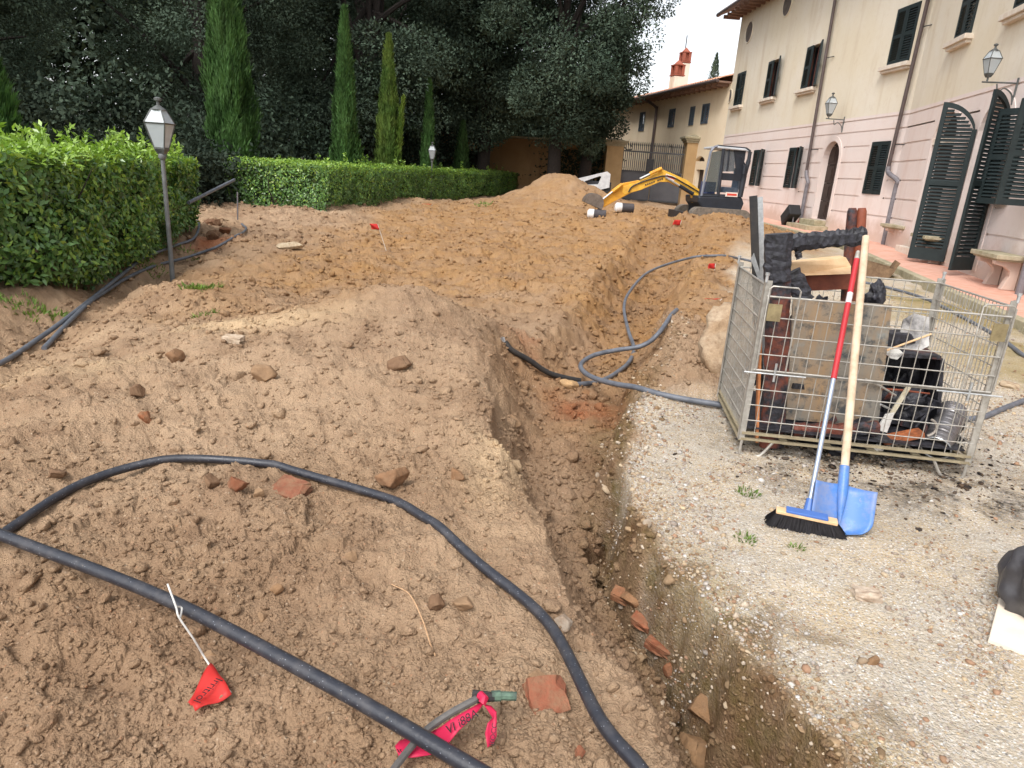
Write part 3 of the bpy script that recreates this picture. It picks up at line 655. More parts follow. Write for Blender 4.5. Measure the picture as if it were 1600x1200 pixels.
# ---- lanterns
M_LGLASS = None
def mat_glass():
    k = NT('frosted lantern glass'); k.set(k.b.inputs['Transmission Weight'], .35)
    return k.done(k.mix(k.noise(6), lin((214, 220, 222)), lin((188, 196, 200))), .35, 0, .5)
M_LGLASS = mat_glass(); M_LIRON = sm('grey green lantern iron', (104, 106, 104), (84, 86, 84), 12, .5, .3)
def lantern_head(v, c, sc):
    """six sided glazed head: tapered body, hipped glass roof, ball finial; c is the base centre"""
    c = np.array(c, float); n = 4
    body = [(.085 * sc, 0), (.165 * sc, .26 * sc)]; roof = [(.17 * sc, .275 * sc), (.085 * sc, .42 * sc)]
    m = MB(); m.lathe(c, body, n, True); m.build('glass_body', M_LGLASS, v)
    m = MB(); m.lathe(c, roof, n, True); m.build('glass_roof', M_LGLASS, v)
    m = MB()
    for prof in (body, roof):
        for k in range(n):
            th = 2 * math.pi * k / n + math.pi / n; m.tube([c + [math.cos(th) * r * 1.01, math.sin(th) * r * 1.01, z] for r, z in prof], .008 * sc, 5)
    m.lathe(c + [0, 0, .262 * sc], [(.178 * sc, 0), (.186 * sc, .012 * sc)], n, True); m.lathe(c + [0, 0, -.02 * sc], [(.05 * sc, -.06 * sc), (.09 * sc, .0), (.09 * sc, .02 * sc)], n, True)
    m.lathe(c + [0, 0, .42 * sc], [(.09 * sc, 0), (.05 * sc, .03 * sc), (.02 * sc, .05 * sc), (.018 * sc, .09 * sc), (.04 * sc, .1 * sc), (.042 * sc, .125 * sc), (.015 * sc, .14 * sc)], 10)
    m.build('lantern_frame', M_LIRON, v)
def lamp_post(px, py, r, ht, label):
    c = at_r(px, py, r); zb = min(c[2], zt(c[0], c[1])) - .12; ht = ht + c[2] - zb
    v = thing('lamp_post', label, 'lamp post', (c[0], c[1], zb), 'garden lamp posts'); sc = 1.0
    tip = np.array([c[0], c[1], zb + ht - .56]); m = MB(); tl = np.array([-.06, 0, 0]) * 0
    m.tube([(c[0], c[1], zb), (c[0], c[1], zb + ht * .5), tip], [.030, .027, .024], 10); m.lathe(tip, [(.03, -.1), (.045, -.08), (.045, -.04), (.03, -.02), (.06, .0)], 10)
    for k in range(4):
        th = k * math.pi / 2 + math.pi / 4; m.tube([tip + [0, 0, -.03], tip + [math.cos(th) * .05, math.sin(th) * .05, .0], tip + [math.cos(th) * .075, math.sin(th) * .075, .06]], .008, 5)
    m.build('pole', sm('grey lamp paint', (120, 122, 122), (98, 100, 100), 8, .55), v, smooth=True); lantern_head(v, tip + [0, 0, .04], sc)
lamp_post(268, 415, 9.6, 1.93, 'grey lamp post with a square glass lantern in front of the near hedge')
lamp_post(673, 320, 25.5, 2.1, 'small far lamp post in front of the long hedge')
def wall_lamp(f, px, py, sc, label):
    a, h = f.hit(px, py, .45); v = thing('wall_lantern', label, 'wall lamp', f.P(a, h, .0), 'lanterns on the villa wall')
    m = MB(); m.tube([f.P(a, h - .04, .0), f.P(a, h - .04, .52)], .014, 6); m.tube(spline([f.P(a, h - .32, .02), f.P(a, h - .2, .06), f.P(a, h - .12, .18), f.P(a, h - .18, .26), f.P(a, h - .06, .3)], 6), .011, 6)
    m.tube([f.P(a, h - .36, .012), f.P(a, h + .04, .012)], .016, 6); m.tube([f.P(a, h - .04, .45), f.P(a, h + .06, .45)], .014, 6)
    m.build('bracket', M_LIRON, v); lantern_head(v, f.P(a, h + .09, .45), sc)
wall_lamp(FR_, 1543, 124, .77, 'glass wall lantern on a scrolled bracket above the open arched shutters')
wall_lamp(FL_, 1295, 183, .95, 'glass wall lantern on a bracket above the arched brown door')

# ---- stone benches against the villa
def bench(f, a, wd, label):
    b0 = f.P(a, 0); zb = float(zpave(b0[0], b0[1])); v = thing('stone_bench', label, 'bench', f.P(a, zb, .2), 'stone benches along the villa')
    m = MB(); f.box(m, a - wd / 2, a + wd / 2, zb + .44, zb + .51, .014, .42); f.box(m, a - wd / 2 + .03, a + wd / 2 - .03, zb + .415, zb + .44, .014, .38); m.build('seat_slab', M_STONE, v, bevel=.012)
    for e in (-1, 1):
        x = a + e * (wd / 2 - .2); prof = [(.014, 0), (.2, 0), (.17, .1), (.13, .2), (.14, .27), (.22, .33), (.36, .36), (.37, .414), (.014, .414)]
        m = MB(); m.prism([f.P(x - .055, zb + z, q) for q, z in prof], f.d * .11); m.build('bracket_leg', M_PINK, v, bevel=.008)
bench(FL_, .0 + FL_.hit(1398, 352, .35)[0], .95, 'stone bench under the closed ground floor shutters, beside the second downpipe')
bench(FR_, FR_.hit(1546, 390, .35)[0], .95, 'nearest stone bench on pink scroll brackets, right of the arched shutters')
bench(FR_, 3.72, .85, 'stone bench mostly hidden behind the open arched shutter leaf')

# ------------------------------------------------------------------ vegetation
def mat_leaf(name, c1, c2, trans=.25, rough=.5, spec=.35, sc=1.0):
    k = NT(name); t = k.attr('tint', 'Color')
    c = k.mix(k.ramp(k.noise(1.3 * sc, 4, .6), [(.35, 0.), (.65, 1.)]), lin(c1), lin(c2))
    c = k.mix(1.0, c, t, 'MULTIPLY')
    m = k.done(c, rough, 0, spec)
    tr = k.n('ShaderNodeBsdfTranslucent'); k.set(tr.inputs[0], k.mix(1.0, c, (1.1, 1.15, .6), 'MULTIPLY')); ms = k.n('ShaderNodeMixShader'); ms.inputs[0].default_value = trans
    k.t.links.new(k.b.outputs[0], ms.inputs[1]); k.t.links.new(tr.outputs[0], ms.inputs[2]); k.t.links.new(ms.outputs[0], k.out.inputs[0])
    return m
def unit(v): return v / (np.linalg.norm(v, axis=1, keepdims=True) + 1e-9)
def leaves(P, D, N, L, W, fold=.0):
    """diamond leaves: base P, direction D, normal N, length L, width W"""
    D = unit(D); Sd = unit(np.cross(D, N)); Nn = np.cross(Sd, D); L = np.asarray(L)[:, None]; W = np.asarray(W)[:, None]
    mid = P + D * L * .45
    V = np.stack([P, mid + Sd * W / 2 + Nn * W * fold, P + D * L, mid - Sd * W / 2 + Nn * W * fold], 1).reshape(-1, 3)
    return V, np.arange(len(V)).reshape(-1, 4)
def rep(c, n=4): return np.repeat(c, n, axis=0)
M_BARK = sm('dark bark', (52, 46, 42), (36, 32, 30), 18, .95, bump=.8, bscale=25)
M_OAK = mat_leaf('holm oak foliage', (82, 95, 80), (58, 72, 60), .10, .85, .06, .5)
M_CYP = mat_leaf('cypress foliage', (74, 104, 58), (60, 90, 48), .2, .6, .2)
M_CYPY = mat_leaf('yellowing cypress foliage', (104, 120, 58), (78, 104, 50), .2, .6, .2)
M_HEDGE = mat_leaf('laurel leaves', (116, 146, 82), (92, 124, 66), .22, .33, .55)
def limb_tree(mb, base, top, r, limbs):
    mb.tube(spline([base, base + (top - base) * .35 + rng.normal(0, .08, 3), base + (top - base) * .7 + rng.normal(0, .1, 3), top], 5), np.linspace(r, r * .35, 16), 9)
    for e in limbs:
        s_ = base + (top - base) * rng.uniform(.3, .75); mid = (s_ + e) / 2 + np.array([0, 0, .25])
        mb.tube(spline([s_, mid, e], 5), np.linspace(r * .4, r * .08, 11), 6)
def oak(x, y, rx, ry, z0, z1, label, nclump=75, per=330, trunk=.32, lsize=.20, low=0.0):
    zb = zt(x, y) - .2; v = thing('holm_oak', label, 'tree', (x, y, zb), 'dark evergreen oaks behind the hedge')
    c = np.array([x, y, (z0 + z1) / 2]); h = (z1 - z0) / 2
    d = unit(rng.normal(size=(nclump, 3))); rr = rng.uniform(.45, 1.0, nclump) ** .6
    C = c + d * rr[:, None] * np.array([rx, ry, h]) * .84; cr = rng.uniform(.55, 1.15, nclump) * min(1.1, rx * .3)
    mb = MB(); limb_tree(mb, np.array([x, y, zb]), np.array([x, y, c[2] + h * .35]), trunk, [C[i] for i in rng.choice(nclump, 14, False)]); mb.build('trunk', M_BARK, v, smooth=True)
    n = nclump * per; ci = np.repeat(np.arange(nclump), per); dd = unit(rng.normal(size=(n, 3))); q = rng.uniform(.35, 1.05, n) ** .5
    P = C[ci] + dd * (q * cr[ci])[:, None] * np.array([1, 1, .72]); D = dd + rng.normal(0, .7, (n, 3)); N = dd + np.array([0, 0, .8]) + rng.normal(0, .5, (n, 3))
    V, Q = leaves(P, D, N, rng.uniform(.6, 1.3, n) * lsize, rng.uniform(.35, .6, n) * lsize)
    tint = np.clip(rng.normal(1, .30, (nclump, 1))[ci] + rng.normal(0, .08, (n, 1)), .5, 1.7) * np.array([[1, 1, 1]])
    np_mesh('crown', V, Q, M_OAK, v, cols=rep(tint)); return v
def cypress(px, py, r, top_px, rad, label, mat=None, n=9000, apex=.25, side=False, mul=1.0):
    c = at_r(px, py, r); x, y = c[0], c[1]; zb = zt(x, y) - .15; n = int(n * 1.8)
    z1 = at_r(top_px[0], top_px[1], r)[2]; v = thing('cypress', label, 'tree', (x, y, zb), 'slim cypresses beside the hedge')
    H = z1 - zb; mb = MB(); mb.tube([(x, y, zb), (x, y, zb + H * .5), (x, y, z1 - .3)], [.09, .06, .01], 7); mb.build('trunk', M_BARK, v, smooth=True)
    t = rng.uniform(0.0, 1, n) ** .9; th = rng.uniform(0, 2 * math.pi, n); n0 = n
    prof = np.minimum(1, (1 - t) / (1 - apex) * 1.0) ** .75 * np.minimum(1, .62 + t * 3.2); prof = np.where(t < .95, prof, prof * .8)
    lob = 1 + .13 * np.sin(th * 5 + t * 9 + px) + .10 * np.sin(th * 3 - t * 17) + .34 * (vnoise(th * 4, t * 22, int(px)) - .5)
    q = rng.uniform(.25, 1, n) ** .35; rr = rad * prof * lob * q
    P = np.c_[x + rr * np.cos(th), y + rr * np.sin(th), zb + .1 + t * (H - .3)]
    out = np.c_[np.cos(th), np.sin(th), np.zeros(n)]; D = out * .28 + np.array([0, 0, 1.]) + rng.normal(0, .2, (n, 3)); N = out + rng.normal(0, .5, (n, 3))
    V, Q = leaves(P, D, N, rng.uniform(.10, .22, n) * min(1.15, .6 + rad), rng.uniform(.018, .042, n) * (1 + r * .012))
    strand = vnoise(th * 7, t * 10 + 3, 5)
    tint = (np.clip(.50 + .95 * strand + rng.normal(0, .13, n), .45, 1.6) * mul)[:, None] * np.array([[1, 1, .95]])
    if side:
        m = 1100; t2 = rng.uniform(0, 1, m); w2 = .16 * (1 - t2) ** .7 * rng.uniform(0, 1, m) ** .5; a2 = rng.uniform(0, 6.28, m)
        P2 = np.c_[x + .28 + .2 * t2 + w2 * np.cos(a2), y - .1 + w2 * np.sin(a2), zb + H * .28 + t2 * H * .34]
        V2, Q2 = leaves(P2, np.tile([.25, 0, 1.], (m, 1)) + rng.normal(0, .2, (m, 3)), rng.normal(size=(m, 3)), rng.uniform(.12, .26, m), rng.uniform(.03, .06, m))
        Q = np.r_[Q, Q2 + len(V)]; V = np.r_[V, V2]; tint = np.r_[tint, np.tile([[1.2, 1.15, .8]], (m, 1)) * rng.uniform(.7, 1.2, (m, 1))]
    np_mesh('crown', V, Q, mat or M_CYP, v, cols=rep(tint)); return v
def hedge(line, thick, zt0, zt1, label, dens, L, shoots=0, bottom=-.02, seed=1, young=1.0):
    """clipped hedge: line = front foot points; a box of leaves on front, top and ends, twigs inside"""
    line = np.array(line, float); seg = np.diff(line, axis=0); ln = np.linalg.norm(seg, axis=1); cum = np.r_[0, np.cumsum(ln)]; T = cum[-1]
    def pos(s_):
        i = np.clip(np.searchsorted(cum, s_, 'right') - 1, 0, len(ln) - 1); f = (s_ - cum[i]) / ln[i]; p = line[i] + seg[i] * f[:, None]; d = seg[i] / ln[i][:, None]; return p, np.c_[-d[:, 1], d[:, 0]]
    m0 = pos(np.array([T / 2]))[0][0]; v = thing('hedge', label, 'hedge', (m0[0], m0[1], zt(*m0)), 'clipped laurel hedges')
    back = 1.0                                   # +normal points away from the viewer (left of the travel direction)
    def top(s_): return zt0 + (zt1 - zt0) * s_ / T
    Ps, Ns, kind = [], [], []
    n = int(T * 1.5 * dens); s_ = rng.uniform(0, T, n); u = rng.uniform(0, 1, n); p, nn = pos(s_); zb = ztop(p[:, 0], p[:, 1]) + bottom
    bul = .10 * (vnoise(s_ * 1.6, u * 2.5, seed) - .5) * 2 + .06 * (vnoise(s_ * 5, u * 7, seed + 3) - .5) * 2
    under = .16 * np.clip(1 - u / .16, 0, 1)
    dep = rng.uniform(0, 1, n) ** 2 * .22
    off = bul + under + dep; z = zb + .02 + u * (top(s_) - zb - .02); Ps.append(np.c_[p + nn * off[:, None], z]); Ns.append(np.c_[-nn, np.full(n, .25)]); kind.append(u * .35)
    n = int(T * thick * dens); s_ = rng.uniform(0, T, n); w_ = rng.uniform(0, thick, n); p, nn = pos(s_)
    z = top(s_) + .07 * (vnoise(s_ * 2.2, w_ * 2.2, seed + 7) - .5) * 2 - rng.uniform(0, 1, n) ** 2 * .16 + .02
    Ps.append(np.c_[p + nn * w_[:, None], z]); Ns.append(np.c_[np.zeros((n, 2)), np.ones(n)]); kind.append(np.full(n, .85))
    for e in (0, T):
        n = int(thick * 1.5 * dens); w_ = rng.uniform(0, thick, n); u = rng.uniform(0, 1, n); p, nn = pos(np.full(n, e)); dr = (1 if e else -1) * np.c_[nn[:, 1], -nn[:, 0]]
        zb = ztop(p[:, 0], p[:, 1]) + bottom; o_ = .1 * (vnoise(w_ * 3, u * 3, seed + 11) - .5) * 2 - rng.uniform(0, .2, n)
        Ps.append(np.c_[p + nn * w_[:, None] + dr * o_[:, None], zb + u * (top(np.full(n, e)) - zb)]); Ns.append(np.c_[dr, np.full(n, .25)]); kind.append(u * .35)
    n = int(T * 1.5 * dens * .5); s_ = rng.uniform(0, T, n); p, nn = pos(s_); zb = ztop(p[:, 0], p[:, 1]) + bottom      # back face, thinner
    Ps.append(np.c_[p + nn * (thick - rng.uniform(0, .2, n))[:, None], zb + rng.uniform(0, 1, n) * (top(s_) - zb)]); Ns.append(np.c_[nn, np.full(n, .25)]); kind.append(np.full(n, .2))
    if shoots:
        for _ in range(shoots):
            s0 = rng.uniform(0.02 * T, T); w0 = rng.uniform(.05, thick * .8); hh = rng.choice([.1, .14, .2, .3]) * rng.uniform(.7, 1.2); m = int(10 + hh * 90)
            p, nn = pos(np.array([s0])); b = np.r_[p[0] + nn[0] * w0, top(np.array([s0]))[0]]; tt = rng.uniform(0, 1, m); lean = rng.normal(0, .12, 2)
            Ps.append(b + np.c_[np.outer(tt, lean) * hh + rng.normal(0, .018, (m, 2)), tt * hh]); a = rng.uniform(0, 6.28, m); Ns.append(np.c_[np.cos(a), np.sin(a), np.full(m, .9)]); kind.append(np.full(m, 1.0))
    P, N, kd = np.vstack(Ps), np.vstack(Ns), np.concatenate(kind); n = len(P)
    N = unit(unit(N) + rng.normal(0, .45, (n, 3))); r_ = rng.normal(size=(n, 3)) + np.array([0, 0, .35]); D = r_ - N * (r_ * N).sum(1, keepdims=True)
    V, Q = leaves(P, D, N, rng.uniform(.7, 1.3, n) * L, rng.uniform(.38, .52, n) * L, .12)
    pn = vnoise(P[:, 0] * 2.3 + P[:, 1] * 1.7, P[:, 2] * 3.0, seed + 20)
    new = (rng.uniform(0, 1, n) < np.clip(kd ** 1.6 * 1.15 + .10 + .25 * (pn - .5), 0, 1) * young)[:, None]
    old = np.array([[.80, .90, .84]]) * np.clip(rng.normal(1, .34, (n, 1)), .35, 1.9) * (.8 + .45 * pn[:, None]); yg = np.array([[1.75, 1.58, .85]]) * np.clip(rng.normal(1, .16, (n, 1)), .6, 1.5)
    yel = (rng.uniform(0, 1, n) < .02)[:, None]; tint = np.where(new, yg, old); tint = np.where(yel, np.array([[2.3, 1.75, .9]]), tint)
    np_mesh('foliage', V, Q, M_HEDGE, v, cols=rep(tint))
    mb = MB()                                     # the woody inside that keeps the hedge opaque
    for _ in range(int(T * 9)):
        s0 = rng.uniform(0.05, T - .05); p, nn = pos(np.array([s0])); w0 = rng.uniform(.3, thick - .2); b = np.r_[p[0] + nn[0] * w0, 0]; b[2] = zt(b[0], b[1]) - .05
        q_ = b + np.r_[rng.normal(0, .2, 2), top(np.array([s0]))[0] - b[2] - .08]; mb.tube([b, (b + q_) / 2 + rng.normal(0, .05, 3), q_], [.02, .013, .004], 5)
    mb.build('stems', M_BARK, v)
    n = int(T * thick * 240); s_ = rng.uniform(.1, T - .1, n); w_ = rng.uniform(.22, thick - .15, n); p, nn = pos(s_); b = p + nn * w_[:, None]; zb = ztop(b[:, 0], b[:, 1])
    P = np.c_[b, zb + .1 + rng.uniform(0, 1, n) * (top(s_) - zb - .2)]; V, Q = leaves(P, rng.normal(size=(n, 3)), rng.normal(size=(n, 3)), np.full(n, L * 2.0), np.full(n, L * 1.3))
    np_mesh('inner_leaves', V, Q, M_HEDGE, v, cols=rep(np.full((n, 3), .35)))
hedge([at_z(x, y, .06)[:2] - np.array([.2, 0]) for x, y in ((-260, 500), (0, 476), (140, 452), (240, 414), (330, 364))], 1.5, 1.27, 1.27, 'big near laurel hedge with young shoots on top, left of the near lamp post', 1500, .082, 110, bottom=.09, seed=3)
h2a, h2b = at_z(510, 331, .19), at_r(828, 285, 37.0)
hedge([(h2a[0], h2a[1]), (-3.25, 25.2), (h2b[0], h2b[1])], 2.7, 1.25, 1.30, 'long clipped laurel hedge running away past the far lamp post', 950, .07, 60, seed=9, young=.8)
cypress(8, 330, 11.5, (-10, 25), .42, 'cypress at the left edge of the photo behind the near hedge', n=7000, mul=.95)
cypress(368, 320, 20.8, (362, -120), .56, 'broadest and nearest cypress, rising out of the picture at the gap between the hedges', n=16000, apex=.45)
cypress(540, 300, 21.5, (528, 3), .44, 'tall slim cypress just left of the yellowish one', n=10000, apex=.05)
cypress(605, 295, 24, (602, 48), .46, 'yellowish cypress with a loose side shoot', M_CYPY, n=9000, apex=.05, side=True)
cypress(667, 290, 27.5, (667, 118), .33, 'small slim cypress behind the far lamp post', n=6000, apex=.05)
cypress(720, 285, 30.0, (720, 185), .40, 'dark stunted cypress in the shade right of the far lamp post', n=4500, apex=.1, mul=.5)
OAKS = [(-17.5, 21, 5, 4, .5, 13, 'dark evergreen oak at the far left behind the near hedge', 95), (-11.2, 25, 4.8, 3.6, .3, 14, 'dark evergreen oak behind the broad near cypress', 105), (-6.2, 28.5, 4.4, 3.4, .5, 14, 'grey green evergreen oak between the broad cypress and the slim cypress', 105),
        (-2.0, 32.0, 4.3, 3.4, 1.6, 15, 'evergreen oak behind the yellowish cypress', 105), (1.2, 30.5, 4.7, 4.2, 2.0, 13.5, 'big round evergreen oak at the right end of the grove, its edge against the sky', 150), (2.5, 31.8, 2.0, 2.2, 1.5, 8.6, 'evergreen oak leaning over the left gate pillar', 60),
        (-13.5, 32, 5, 4, .5, 17, 'tall evergreen oak in the second row at the left', 90), (-8.0, 35, 5, 4, .8, 17, 'tall evergreen oak in the second row near the middle', 90), (-20.5, 25, 5, 4, .5, 15, 'outermost evergreen oak in the second row', 80), (-3.0, 36, 5, 3.5, 1.7, 16, 'tall evergreen oak in the back row behind the cypresses', 90),
        (-15, 37, 6, 4, .5, 17, 'tall evergreen oak in the back row at the left', 80), (-26, 33, 6, 4, .5, 17, 'outermost evergreen oak in the back row', 70)]
for a in OAKS: oak(*a[:7], nclump=a[7], per=760, lsize=.115 if a[1] < 27 else .135)
for px, py, r, top_, lb in ((1097, 150, 52, (1099, 80), 'distant feathery cypress beyond the annex roof'),):
    cypress(px, 250, r, top_, 1.25, lb, M_OAK, n=2600, apex=.05)

def thicket(name, line, depth, z1, n, L, label, kind='stuff', mat=None, mul=1.0, z0=-.1):
    line = np.array(line, float); seg = np.diff(line, axis=0); ln = np.linalg.norm(seg, axis=1); cum = np.r_[0, np.cumsum(ln)]; s_ = rng.uniform(0, cum[-1], n); i = np.clip(np.searchsorted(cum, s_, 'right') - 1, 0, len(ln) - 1)
    p = line[i] + seg[i] * ((s_ - cum[i]) / ln[i])[:, None]; p = p + np.c_[rng.normal(0, depth / 2, n), rng.uniform(-depth / 2, depth / 2, n)]; g = ztop(p[:, 0], p[:, 1]); top = z1 * (.7 + .6 * vnoise(s_ * .6, p[:, 1] * .5, 3))
    z = g + z0 + rng.uniform(0, 1, n) ** .8 * top; d = rng.normal(size=(n, 3)); V, Q = leaves(np.c_[p, z], d, rng.normal(size=(n, 3)), rng.uniform(.6, 1.3, n) * L, rng.uniform(.4, .7, n) * L)
    cl = vnoise(p[:, 0] * 1.1 + p[:, 1], z * 1.3, 4); o = np_mesh(name, V, Q, mat or M_OAK, cols=rep((mul * (.55 + .8 * cl))[:, None] * np.ones((1, 3)))); o['kind'] = kind; o['label'] = label; return o
thicket('undergrowth', [(-26, 18), (-17, 18.5), (-10.5, 21.5), (-7.4, 27), (-4.8, 33), (-3.6, 36)], 1.4, 3.0, 60000, .16, 'shaded evergreen undergrowth behind the hedges', mul=.8)
thicket('undergrowth', [(.8, 35.2), (2.6, 34.6), (4.0, 34.3)], .8, 2.4, 7000, .16, 'shaded evergreen scrub by the left gate pillar', mul=.7)
thicket('woodland', [(-60, 38), (-30, 44), (-12, 46), (-4.0, 46)], 5, 18, 130000, .5, 'far dark wood beyond the garden wall', mul=.8)
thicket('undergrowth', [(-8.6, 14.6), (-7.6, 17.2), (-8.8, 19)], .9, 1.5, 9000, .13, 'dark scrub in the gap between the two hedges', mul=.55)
thicket('woodland', [(-5, 47), (2.4, 48)], 2, 6.5, 16000, .4, 'low dark wood seen over the garden wall', mul=.8)

# ------------------------------------------------------------------ stones, clods, gravel
def ico(sub):
    t = (1 + 5 ** .5) / 2
    V = [(-1, t, 0), (1, t, 0), (-1, -t, 0), (1, -t, 0), (0, -1, t), (0, 1, t), (0, -1, -t), (0, 1, -t), (t, 0, -1), (t, 0, 1), (-t, 0, -1), (-t, 0, 1)]
    Fc = [(0, 11, 5), (0, 5, 1), (0, 1, 7), (0, 7, 10), (0, 10, 11), (1, 5, 9), (5, 11, 4), (11, 10, 2), (10, 7, 6), (7, 1, 8), (3, 9, 4), (3, 4, 2), (3, 2, 6), (3, 6, 8), (3, 8, 9), (4, 9, 5), (2, 4, 11), (6, 2, 10), (8, 6, 7), (9, 8, 1)]
    V = [np.array(v) / np.linalg.norm(v) for v in V]
    for _ in range(sub):
        c = {}; N = []
        def mid(a, b):
            k = (min(a, b), max(a, b))
            if k not in c: m = V[a] + V[b]; V.append(m / np.linalg.norm(m)); c[k] = len(V) - 1
            return c[k]
        for a, b, d in Fc:
            x, y, z = mid(a, b), mid(b, d), mid(d, a); N += [(a, x, z), (b, y, x), (d, z, y), (x, y, z)]
        Fc = N
    return np.array(V), np.array(Fc)
ICO1, ICO2, ICO3 = ico(1), ico(2), ico(3)
def rockshape(base, rg, cuts=11, lump=.10, flat=.48):
    V = base[0].copy()
    for _ in range(cuts):
        n = unit(rg.normal(size=(1, 3)))[0]; d = rg.uniform(flat, .88); k = V @ n - d; V = V - np.outer(np.maximum(k, 0), n) * .96
    o = rg.uniform(0, 50, 3)
    V = V * (1 + lump * (vnoise(V[:, 0] * 2 + o[0] + V[:, 2] * 1.3, V[:, 1] * 2 + o[1] - V[:, 2], 3) - .5) * 2 + lump * .5 * (vnoise(V[:, 0] * 6 + o[0] + V[:, 2] * 4, V[:, 1] * 6 + o[1] - V[:, 2] * 3, 4) - .5) * 2)[:, None]
    return V
def rotz(a): c, s = math.cos(a), math.sin(a); return np.array([[c, -s, 0], [s, c, 0], [0, 0, 1]])
def rotx(a): c, s = math.cos(a), math.sin(a); return np.array([[1, 0, 0], [0, c, -s], [0, s, c]])
def scatter(name, P, size, base, variants, mat, squash=(.55, .9), attrs=None, cols=None, sink=.25):
    n = len(P); Vs = np.stack([rockshape(base, rng) for _ in range(variants)]); vi = rng.integers(0, variants, n); V = Vs[vi]
    a = rng.uniform(0, 6.28, n); sc = np.c_[rng.uniform(.75, 1.25, n), rng.uniform(.75, 1.25, n), rng.uniform(*squash, n)] * size[:, None]
    V = V * sc[:, None, :]; tl = rng.normal(0, .35, n); c, s = np.cos(tl)[:, None], np.sin(tl)[:, None]
    y, z = V[..., 1] * c - V[..., 2] * s, V[..., 1] * s + V[..., 2] * c; V[..., 1], V[..., 2] = y, z
    c, s = np.cos(a)[:, None], np.sin(a)[:, None]; x, y = V[..., 0] * c - V[..., 1] * s, V[..., 0] * s + V[..., 1] * c; V[..., 0], V[..., 1] = x, y
    m = V.shape[1]; V = V + (P + np.c_[np.zeros((n, 2)), size * sink])[:, None, :]
    Fq = (base[1][None] + (np.arange(n) * m)[:, None, None]).reshape(-1, 3)
    return np_mesh(name, V.reshape(-1, 3), Fq, mat, attrs={k: np.repeat(v, m) for k, v in (attrs or {}).items()}, cols=None if cols is None else np.repeat(cols, m, axis=0))
def polar(n, r0, r1, a0=-40, a1=40): 
    r = np.exp(rng.uniform(math.log(r0), math.log(r1), n)); a = np.radians(rng.uniform(a0, a1, n)); return r * np.sin(a), r * np.cos(a), r
ARCH = [(-60, 893), (0, 853), (100, 784), (190, 748), (300, 729), (400, 733), (460, 745), (600, 795), (670, 840), (740, 890), (850, 1000), (938, 1120)]
def mk_clods():
    x, y, r = polar(76000, 1.1, 24, -58, 44); g = gravel_mask(x, y); dens = .35 + .65 * S(-.35, .3, fbm(x * .9, y * .9, 200)); xk = wall_x(y) - 1.1
    hx = np.interp(y, [3, 4.6, 7.2, 9.5, 12], [-3.5, -3.9, -4.55, -5.05, -5.5])
    A_ = spline([ground(*p, True) for p in ARCH], 10); far_ = np.min(np.hypot(x[:, None] - A_[None, :, 0], y[:, None] - A_[None, :, 1]), axis=1) > .05
    ok = far_ & (g < .25) & (rng.uniform(0, 1, len(x)) < dens) & (x < xk - .6) & ((x > hx) | (y > 12)); x, y, r = x[ok], y[ok], r[ok]; n = len(x)
    size = .0026 * (1 + r * .42) * np.exp(rng.normal(0, .6, n)); kk = zsmooth(x, y)[1]; size = np.minimum(size * (1 + .5 * kk), .055)
    at = masks(x, y); o = scatter('soil_clods', np.c_[x, y, ztop(x, y)], size, ICO1, 18, M_GROUND, attrs=at); o['kind'] = 'stuff'
    o['label'] = 'loose crumbs and clods of brown soil'
mk_clods()
def mat_tint(name, rough=.9, bump=.3, bs=80):
    k = NT(name); c = k.mix(k.ramp(k.noise(22, 5, .7), [(.42, 0.), (.66, .7)]), k.mix(1.0, k.attr('tint', 'Color'), k.ramp(k.noise(40, 4, .7), [(.2, .75), (.8, 1.1)]), 'MULTIPLY'), lin((132, 106, 82)))
    if bump: k.bump(k.noise(bs, 4), bump, .008)
    return k.done(c, rough, 0, .2)
M_CHIP = mat_tint('crushed stone'); M_ROCKT = mat_tint('rough stone', bump=.6)
def pal(n, cols, jit=.12):
    c = np.array([lin(v) for v in cols])[rng.integers(0, len(cols), n)]; return c * np.clip(rng.normal(1, jit, (n, 1)), .5, 1.4) * .8
